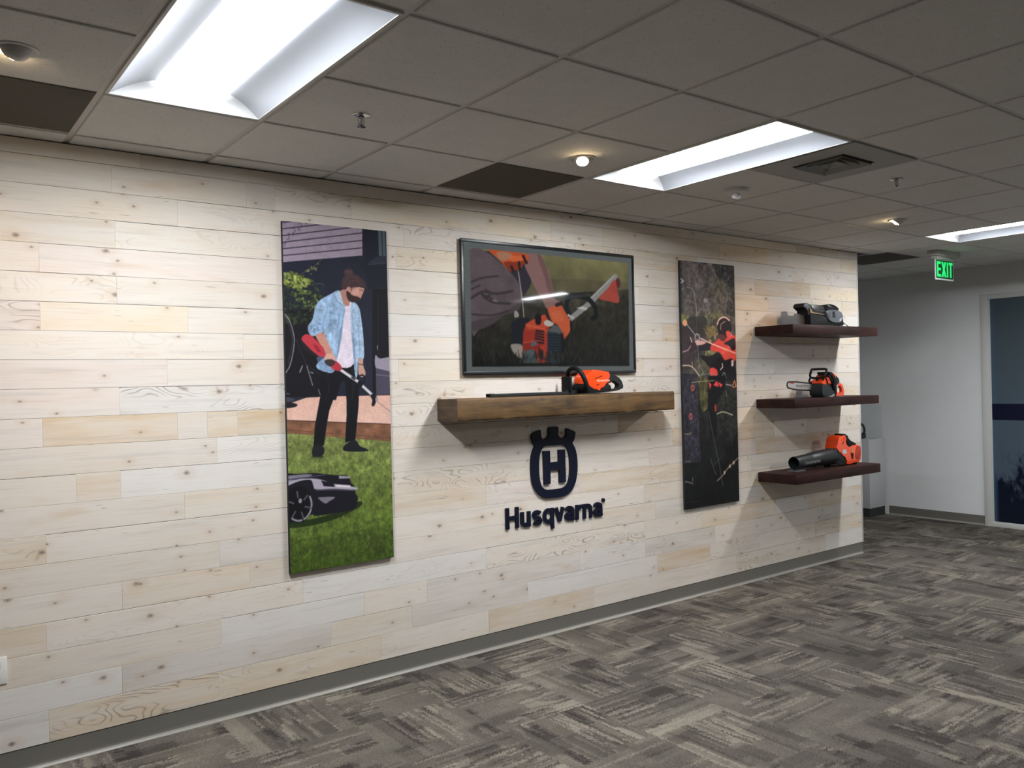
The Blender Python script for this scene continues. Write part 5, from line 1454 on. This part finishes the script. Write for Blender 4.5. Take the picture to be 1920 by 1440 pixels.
bm = BM(); P(bm, [(4.9053, 2.175), (4.9244, 2.203), (4.9464, 2.213), (5.0113, 2.209), (5.0629, 2.193), (5.0981, 2.164), (5.0095, 2.163), (4.9119, 2.159)], .262, .138, .014)
obj('hood', bm, plain('hood_black', (18, 19, 22), .22, coat=.4), t)
bm = BM(); P(bm, [(4.7078, 2.199), (4.7658, 2.202), (4.8509, 2.198), (4.9028, 2.178), (4.8996, 2.137), (4.8069, 2.138), (4.7382, 2.145), (4.7156, 2.166)], .252, .145, .012)
obj('deck_lid', bm, plain('lid_grey', (56, 57, 53), .35), t)
for a in ([(4.754, 2.169), (4.889, 2.172), (4.889, 2.167), (4.7533, 2.164)], [(4.7457, 2.155), (4.8931, 2.143), (4.8931, 2.138), (4.7457, 2.15)]): obj('deck_groove', prism(BM(), a, -.2535, -.248), M_blk, t, smooth=0)
bm = BM(); P(bm, [(4.6015, 2.177), (4.6117, 2.202), (4.6349, 2.213), (4.6782, 2.206), (4.7078, 2.196), (4.7209, 2.163), (4.7423, 2.144), (4.8922, 2.132), (4.8963, 2.111), (4.6893, 2.124), (4.6757, 2.108), (4.6678, 2.139), (4.6488, 2.165), (4.6254, 2.177)], .250, .150, .008)
obj('rear_arm', bm, M_blk2, t)
bm = BM(); P(bm, [(4.6806, 2.171), (4.6969, 2.162), (4.7065, 2.145), (4.7308, 2.14), (4.8882, 2.129), (4.8882, 2.124), (4.6963, 2.132), (4.6862, 2.146)], .258, .242, .003)
obj('trim_strip', bm, plain('highlit_trim', (190, 164, 134), .3, metal=.6), t)  # silver strip with its tan highlight painted into the colour
bm = BM(); P(bm, [(4.378, 2.137), (4.437, 2.141), (4.449, 2.128), (4.465, 2.11), (4.536, 2.108), (4.545, 2.122), (4.582, 2.127), (4.63, 2.119), (4.672, 2.11), (4.68, 2.039), (4.374, 2.031)], .2060, .1985, 0, 2, (0, 9, 10))
o = obj('display_stand', bm, M_smoke, None, (4.5, -.2, Z1), smooth=.4)
tag(o, 'smoky clear acrylic display stand at the left of the robotic mower', 'display stand')
o.location.z += .0
bm = BM()
tube(bm, curve([(5.225, -.20, Z1 + .068), (5.262, -.20, Z1 + .040), (5.31, -.215, Z1 + .012), (5.36, -.23, Z1 + .005), (5.41, -.245, Z1 + .0045)], 6, False), .0032, 8)
t = thing('power_cable', 'thin black cable trailing from the robotic mower along the top shelf', 'cable', (5.33, -.22, Z1))
obj('cord', bm, M_blk, t)
bm = BM(); box(bm, 5.405, 5.450, -.258, -.236, Z1 + .0005, Z1 + .013, .003)
obj('plug', bm, M_blk, t)

# chainsaw on the middle shelf
t = thing('chainsaw', 'orange and black chainsaw with a steel bar on the middle shelf', 'chainsaw', (4.95, -.17, Z2))
bm = BM(); P(bm, [(4.538, 1.556), (4.543, 1.571), (4.559, 1.576), (4.66, 1.574), (4.883, 1.555), (4.881, 1.51), (4.673, 1.519), (4.57, 1.533), (4.543, 1.542)], .1335, .1285, 0, 3, (4, 5))
bar = obj('guide_bar', bm, M_steel, t, smooth=.4)
bm = BM()
ch = curve([(4.531, 1.555), (4.538, 1.574), (4.559, 1.58), (4.661, 1.578), (4.883, 1.56), (4.881, 1.505), (4.673, 1.514), (4.567, 1.529), (4.537, 1.539)], 6, True, (4, 5))
tube(bm, [(q[0], -.131, q[1]) for q in ch], .0048, 6, True)
rs = resample(ch, 44)
for i, q in enumerate(rs):
    if q[0] > 4.87: continue
    box(bm, q[0] - .0055, q[0] + .0055, -.1345, -.1275, q[1] - .0062, q[1] + .0062, .001)
obj('saw_chain', bm, plain('chain_dark', (46, 42, 40), .45, metal=.5), t)
bm = BM(); o_ = (4.649, 1.535)
wordmark(bm, lambda a, b_, d_: (o_[0] + a, -.1336 - d_, o_[1] + b_), .0262, .0008, .22, .07)
obj('lettering', bm, M_greyprint, bar, smooth=0)
bm = BM(); prism(bm, [(4.572, 1.574), (4.621, 1.573), (4.623, 1.564), (4.579, 1.565)], -.1342, -.1330)
obj('tip_mark', bm, M_red, bar, smooth=0)
bm = BM(); P(bm, [(4.8662, 1.557), (4.8823, 1.557), (4.9581, 1.546), (4.994, 1.555), (5.0439, 1.565), (5.0636, 1.502), (5.0596, 1.466), (5.0288, 1.457), (4.928, 1.4486), (4.8807, 1.45), (4.8652, 1.476), (4.8615, 1.511)], .235, .115, .012)
obj('engine_body', bm, plain('saw_charcoal', (30, 36, 36), .4), t)
bm = BM(); P(bm, [(4.8726, 1.569), (4.8868, 1.581), (4.9054, 1.589), (4.9259, 1.593), (4.9429, 1.606), (4.9618, 1.627), (4.992, 1.63), (5.0193, 1.604), (5.0318, 1.568), (4.9906, 1.556), (4.9569, 1.54), (4.9166, 1.546), (4.8783, 1.555)], .222, .118, .014)
top = obj('top_cover', bm, M_orange, t); top['label'] = 'orange top cover'
bm = BM(); prism(bm, [(4.9356, 1.602), (4.9446, 1.604), (4.968, 1.553), (4.9569, 1.548)], -.2245, -.215)
obj('cover_rib', bm, M_blk, top, smooth=0)
bm = BM(); prism(bm, [(4.9642, 1.589), (4.9947, 1.589), (4.9947, 1.585), (4.9642, 1.585)], -.2235, -.215)
obj('cover_rib', bm, M_blk, top, smooth=0)
bm = BM(); P(bm, [(4.9516, 1.645), (4.9692, 1.656), (4.9967, 1.652), (5.034, 1.631), (5.0596, 1.59), (5.0684, 1.538), (5.066, 1.46), (5.0386, 1.461), (5.0409, 1.539), (5.0303, 1.575), (5.0121, 1.612), (4.9853, 1.633)], .238, .125, .006)
obj('rear_band', bm, M_blk, t)
bm = BM(); P(bm, [(5.0439, 1.632), (5.0758, 1.627), (5.133, 1.601), (5.1412, 1.561), (5.1089, 1.531), (5.1028, 1.501), (5.0628, 1.502), (5.0416, 1.563)], .222, .130, .010)
rh = obj('cylinder_cover', bm, M_blk2, t)
bm = BM(); P(bm, [(5.0416, 1.632), (5.054, 1.638), (5.0783, 1.63), (5.0758, 1.605), (5.0596, 1.596), (5.0416, 1.602)], .228, .150, .005)
obj('filler_cap', bm, M_orange, rh)
bm = BM(); prism(bm, [(5.0652, 1.551), (5.1011, 1.543), (5.0985, 1.507), (5.0676, 1.512)], -.2262, -.218)
obj('label_plate', bm, M_label, rh, smooth=0)
bm = BM()
ring_prism(bm, curve([(5.1002, 1.547), (5.144, 1.558), (5.1773, 1.54), (5.195, 1.499), (5.197, 1.471), (5.1841, 1.456), (5.1348, 1.454), (5.0612, 1.46), (5.058, 1.491)], 4), curve([(5.0993, 1.523), (5.1186, 1.534), (5.1431, 1.537), (5.1628, 1.518), (5.1657, 1.487), (5.1357, 1.477), (5.0976, 1.483)], 4), -.225, -.200)
bmesh.ops.bevel(bm, geom=[e for e in bm.edges if len(e.link_faces) == 2 and e.calc_face_angle(0) > 1.2], offset=.005, segments=2, affect='EDGES')
obj('rear_handle', bm, M_orange, t)
bm = BM(); P(bm, [(4.9487, 1.451), (4.9913, 1.458), (5.0273, 1.471), (5.0386, 1.466), (5.0128, 1.45), (4.9906, 1.4486)], .241, .228, .003)
obj('foot_plate', bm, M_steel, t)
bm = BM()
xg = 4.925
fr = [(xg + .012, -.218, Z2 + .232), (xg, -.120, Z2 + .232), (xg - .02, -.112, Z2 + .225), (xg - .035, -.112, Z2 + .165), (xg - .028, -.215, Z2 + .165), (xg + .008, -.228, Z2 + .200), (xg + .014, -.226, Z2 + .226)]
tube(bm, curve(fr, 4, True), .0095, 8, True)
lo_ = [(xg - .035, -.112, Z2 + .165), (xg - .048, -.110, Z2 + .125), (xg - .030, -.200, Z2 + .118), (xg - .015, -.222, Z2 + .160)]
tube(bm, curve(lo_, 4, False), .0085, 8)
tube(bm, curve([(xg - .035, -.130, Z2 + .120), (xg - .015, -.150, Z2 + .105), (xg + .005, -.160, Z2 + .088)], 4, False), .011, 8)
tube(bm, curve([(xg - .032, -.165, Z2 + .162), (xg - .026, -.170, Z2 + .12)], 3, False), .010, 8)
obj('hand_guard', bm, M_blk, t)
bm = BM()
hb = [(xg + .11, -.236, Z2 + .055), (xg + .075, -.244, Z2 + .105), (xg + .045, -.246, Z2 + .150), (xg + .035, -.225, Z2 + .178), (xg + .04, -.17, Z2 + .186), (xg + .05, -.12, Z2 + .172), (xg + .05, -.105, Z2 + .12)]
tube(bm, curve(hb, 4, False), .0095, 10)
obj('front_handle', bm, M_blk, t)
bm = BM(); box(bm, 4.672, 4.712, -.165, -.100, Z2 + .0005, Z2 + .006, .001); box(bm, 4.689, 4.695, -.160, -.105, Z2 + .006, Z2 + .0545)
o = obj('bar_stand', bm, M_smoke, None, (4.69, -.13, Z2), smooth=0)
tag(o, 'small smoky acrylic stand propping up the chainsaw bar', 'display stand')

# leaf blower on the lowest shelf
t = thing('leaf_blower', 'orange leaf blower with a long black tube on the lowest shelf', 'leaf blower', (5.0, -.18, Z3))
A0 = Vector((4.530, -.178, Z3 + .066)); A1 = Vector((5.060, -.178, Z3 + .088))
ax = (A1 - A0).normalized()
def along(bm, prof, seg=32):
    rings = []
    up = Vector((0, 0, 1)); up = (up - ax * up.dot(ax)).normalized(); sd = ax.cross(up)
    for r, h in prof:
        rings.append([bm.verts.new(A0 + ax * h + (sd * math.cos(2 * math.pi * k / seg) + up * math.sin(2 * math.pi * k / seg)) * r) for k in range(seg)])
    for a, b_ in zip(rings, rings[1:]):
        for k in range(seg): bm.faces.new((a[k], a[(k + 1) % seg], b_[(k + 1) % seg], b_[k]))
    return bm
L_ = (A1 - A0).length
bm = BM(); along(bm, [(.040, .30), (.0475, .01), (.0485, .0), (.0515, .0), (.0525, .004), (.0530, .05), (.0555, .20), (.0555, .215), (.058, .22), (.064, .40), (.068, L_)])
tb = obj('blower_tube', bm, plain('tube_black', (32, 34, 34), .45, spec=.35), t)
bm = BM(); along(bm, [(.0470, .10), (.0005, .10)])
obj('tube_bore', bm, M_dark, tb)
bm = BM()
def onto_tube(a, b_, d_):
    h = .075 + a; ang = math.radians(-8) + (b_ - .012) / .056
    up = Vector((0, 0, 1)); sd = Vector((0, -1, 0))
    r = float(np.interp(h, [.05, .20, .215, .22, .40], [.0531, .0556, .0557, .0581, .0641])) + d_
    p_ = A0 + ax * h + (sd * math.cos(ang) + up * math.sin(ang)) * r
    return tuple(p_)
wordmark(bm, onto_tube, .0300, .001)
obj('lettering', bm, M_greyprint, tb, smooth=0)
bm = BM(); P(bm, [(5.0438, 1.015), (5.0585, 1.031), (5.0696, 1.076), (5.0875, 1.106), (5.1168, 1.122), (5.198, 1.112), (5.1928, 1.079), (5.1776, 1.051), (5.2092, 1.012), (5.2606, 1.004), (5.3127, 1.035), (5.3619, 1.026), (5.421, 1.007), (5.413, 0.919), (5.3953, 0.876), (5.3189, 0.879), (5.2565, 0.873), (5.2002, 0.873), (5.1877, 0.945), (5.1143, 0.958), (5.0892, 1.003)], .238, .128, .014)
vb = obj('motor_housing', bm, M_orange, t); vb['label'] = 'glossy orange motor housing'
bm = BM(); prism(bm, [(5.1294, 0.997), (5.1805, 1.0), (5.1995, 0.971), (5.1906, 0.963), (5.1392, 0.965)], -.2395, -.235)
obj('label_plate', bm, M_label, vb, smooth=0)
for a in ([(5.254, 0.966), (5.3012, 0.957), (5.2926, 0.91), (5.2689, 0.912)], [(5.1313, 1.056), (5.1398, 1.065), (5.1339, 1.044), (5.1288, 1.043)], [(5.1438, 1.058), (5.1552, 1.078), (5.1498, 1.054), (5.1438, 1.047)]): obj('vent_slot', prism(BM(), a, -.2392, -.232), M_blk, vb, smooth=0)
bm = BM(); P(bm, [(5.3488, 1.015), (5.4101, 1.005), (5.4091, 0.949), (5.3837, 0.903), (5.3296, 0.917), (5.3278, 0.955)], .2405, .20, .003)
obj('battery_bay', bm, M_orange2, vb)
bm = BM(); prism(bm, [(5.2689, 0.993), (5.303, 0.997), (5.3056, 0.962), (5.2705, 0.965)], -.2393, -.235)
obj('warning_sticker', bm, plain('sticker_gold', (190, 140, 70), .5), vb, smooth=0)
bm = BM(); P(bm, [(5.0424, 1.012), (5.0648, 1.01), (5.0892, 1.002), (5.1124, 0.96), (5.1877, 0.945), (5.201, 0.908), (5.1965, 0.874), (5.1451, 0.872), (5.0371, 0.889), (5.021, 0.955)], .232, .132, .012)
obj('fan_housing', bm, M_blk2, t)
bm = BM(); P(bm, [(5.1124, 1.125), (5.1352, 1.134), (5.198, 1.126), (5.2169, 1.102), (5.2689, 1.066), (5.3553, 1.036), (5.3144, 1.032), (5.3012, 1.001), (5.2664, 0.998), (5.2293, 1.007), (5.21, 1.023), (5.223, 1.042), (5.2055, 1.052), (5.1877, 1.087), (5.174, 1.116)], .236, .175, .008)
obj('top_handle', bm, M_blk, t)
for a in ((5.255, 5.395, -.215, -.145, Z3 + .0005, Z3 + .020), (4.99, 5.04, -.21, -.15, Z3 + .0005, Z3 + .030)):
    obj('foot', box(BM(), *a, .003), M_blk, t)
bm = BM(); P(bm, [(4.505, Z3 + .0005), (4.63, Z3 + .0005), (4.605, Z3 + .0122), (4.55, Z3 + .0118)], .225, .13, .001, 1, (), False)
o = obj('tube_stand', bm, M_smoke, None, (4.56, -.18, Z3), smooth=0)
tag(o, 'smoky acrylic wedge under the mouth of the blower tube', 'display stand')

# ------------------------------------------------------------------ exit sign
ex0, ex1, ey = (6.372, 6.718, -0.44)
t = thing('exit_sign', 'green illuminated EXIT sign hanging from the ceiling', 'exit sign', ((ex0 + ex1) / 2, ey, H))
cxm = (ex0 + ex1) / 2
bm = BM(); box(bm, ex0 - .045, ex1 + .045, ey - .05, ey + .05, 2.690, H, .006); box(bm, ex0 - .01, ex1 + .01, ey - .028, ey + .028, 2.664, 2.692, .004)
obj('canopy', bm, plain('sign_white', (186, 184, 176), .5), t)
def panel_mat():
    k = NT('edge_lit_panel')
    k.set(Base_Color=(.5, .56, .52), Roughness=.2, Emission_Color=(.45, .75, .55), Emission_Strength=.10)
    return k.m
bm = BM(); box(bm, ex0, ex1, ey - .004, ey + .004, 2.478, 2.668, .002)
pn = obj('panel', bm, panel_mat(), t)
bm = BM(); box(bm, ex0 + .012, ex1 - .012, ey - .0055, ey - .0038, 2.492, 2.658)
obj('sign_field', bm, plain('dark_green_field', (26, 70, 44), .4), pn, smooth=0)
k = NT('lit_green'); k.set(Base_Color=(.02, .3, .1), Emission_Color=(.010, .62, .12), Emission_Strength=1.15)
u = (ex1 - ex0 - .05)
x = ex0 + .025; zl, zh = 2.506, 2.646; sw = .024
def bar(bm, x0, z0_, x1, z1_): box(bm, x0, x1, ey - .0075, ey - .0053, z0_, z1_)
bm = BM(); lw = u * .24
bar(bm, x, zl, x + sw, zh)
for zz in (zl, (zl + zh) / 2 - sw / 2, zh - sw): bar(bm, x, zz, x + lw, zz + sw)
obj('letter', bm, k.m, pn, smooth=0)
x += lw + u * .045
bm = BM(); lw = u * .30
for s in (0, 1):
    a, b_ = (x, x + lw) if s == 0 else (x + lw, x)
    d_ = sw * .62 if a < b_ else -sw * .62
    prism(bm, [(a - d_ * 0, zl), (a + d_ * 2, zl), (b_, zh), (b_ - d_ * 2, zh)], ey - .0075 - .0002 * s, ey - .0053)
obj('letter', bm, k.m, pn, smooth=0)
x += lw + u * .045
bm = BM(); bar(bm, x, zl, x + sw, zh)
obj('letter', bm, k.m, pn, smooth=0)
x += sw + u * .045
bm = BM(); lw = ex1 - .025 - x
bar(bm, x, zh - sw, x + lw, zh); bar(bm, x + lw / 2 - sw / 2, zl, x + lw / 2 + sw / 2, zh)
obj('letter', bm, k.m, pn, smooth=0)

# ------------------------------------------------------------------ display pedestal beyond the wall end
t = thing('display_pedestal', 'white display pedestal with a clear cover beyond the end of the wall', 'pedestal', (7.80, 1.13, 0))
M_ped = plain('pedestal_white', (196, 197, 197), .5, var=.02)
bm = BM(); box(bm, 7.63, 7.975, .955, 1.30, .10, .885, .004)
obj('column', bm, M_ped, t)
bm = BM(); box(bm, 7.64, 7.968, .968, 1.29, 0, .10)
obj('plinth', bm, plain('plinth_dark', (52, 54, 54), .6), t, smooth=0)
bm = BM()
q = [(7.65, .975), (7.96, .975), (7.96, 1.28), (7.65, 1.28)]
lo_ = [bm.verts.new((*a, .8855)) for a in q]; hi_ = [bm.verts.new((*a, 1.280)) for a in q]
for i in range(4): bm.faces.new((lo_[i], lo_[(i + 1) % 4], hi_[(i + 1) % 4], hi_[i]))
bm.faces.new(hi_)
obj('acrylic_cover', bm, M_clear, t, smooth=0)
t = thing('hand_tool', 'black loop handled tool inside the clear cover of the pedestal', 'tool', (7.75, 1.12, .886))
bm = BM(); tube(bm, curve([(7.665, 1.16, .95), (7.665, 1.12, 1.03), (7.67, 1.07, 1.06), (7.675, 1.04, 1.03), (7.68, 1.035, .97), (7.685, 1.07, .93)], 5, False), .013, 10)
obj('loop_handle', bm, M_blk, t)
bm = BM(); box(bm, 7.66, 7.80, 1.08, 1.24, .8865, .95, .012)
obj('tool_body', bm, M_blk, t)

# ------------------------------------------------------------------ wall plate
t = thing('wall_outlet', 'white outlet plate low on the plank wall at the left edge', 'outlet', (-.92, 0, .397))
bm = BM(); box(bm, -.958, -.882, -.006, -.0005, .397, .512, .002)
pl = obj('cover_plate', bm, plain('plate_white', (226, 224, 218), .4), t)
M_socket = plain('socket_white', (214, 212, 206), .45)
for zc in (.432, .478): obj('socket', box(BM(), -.936, -.904, -.0085, -.005, zc - .016, zc + .016, .003), M_socket, t)
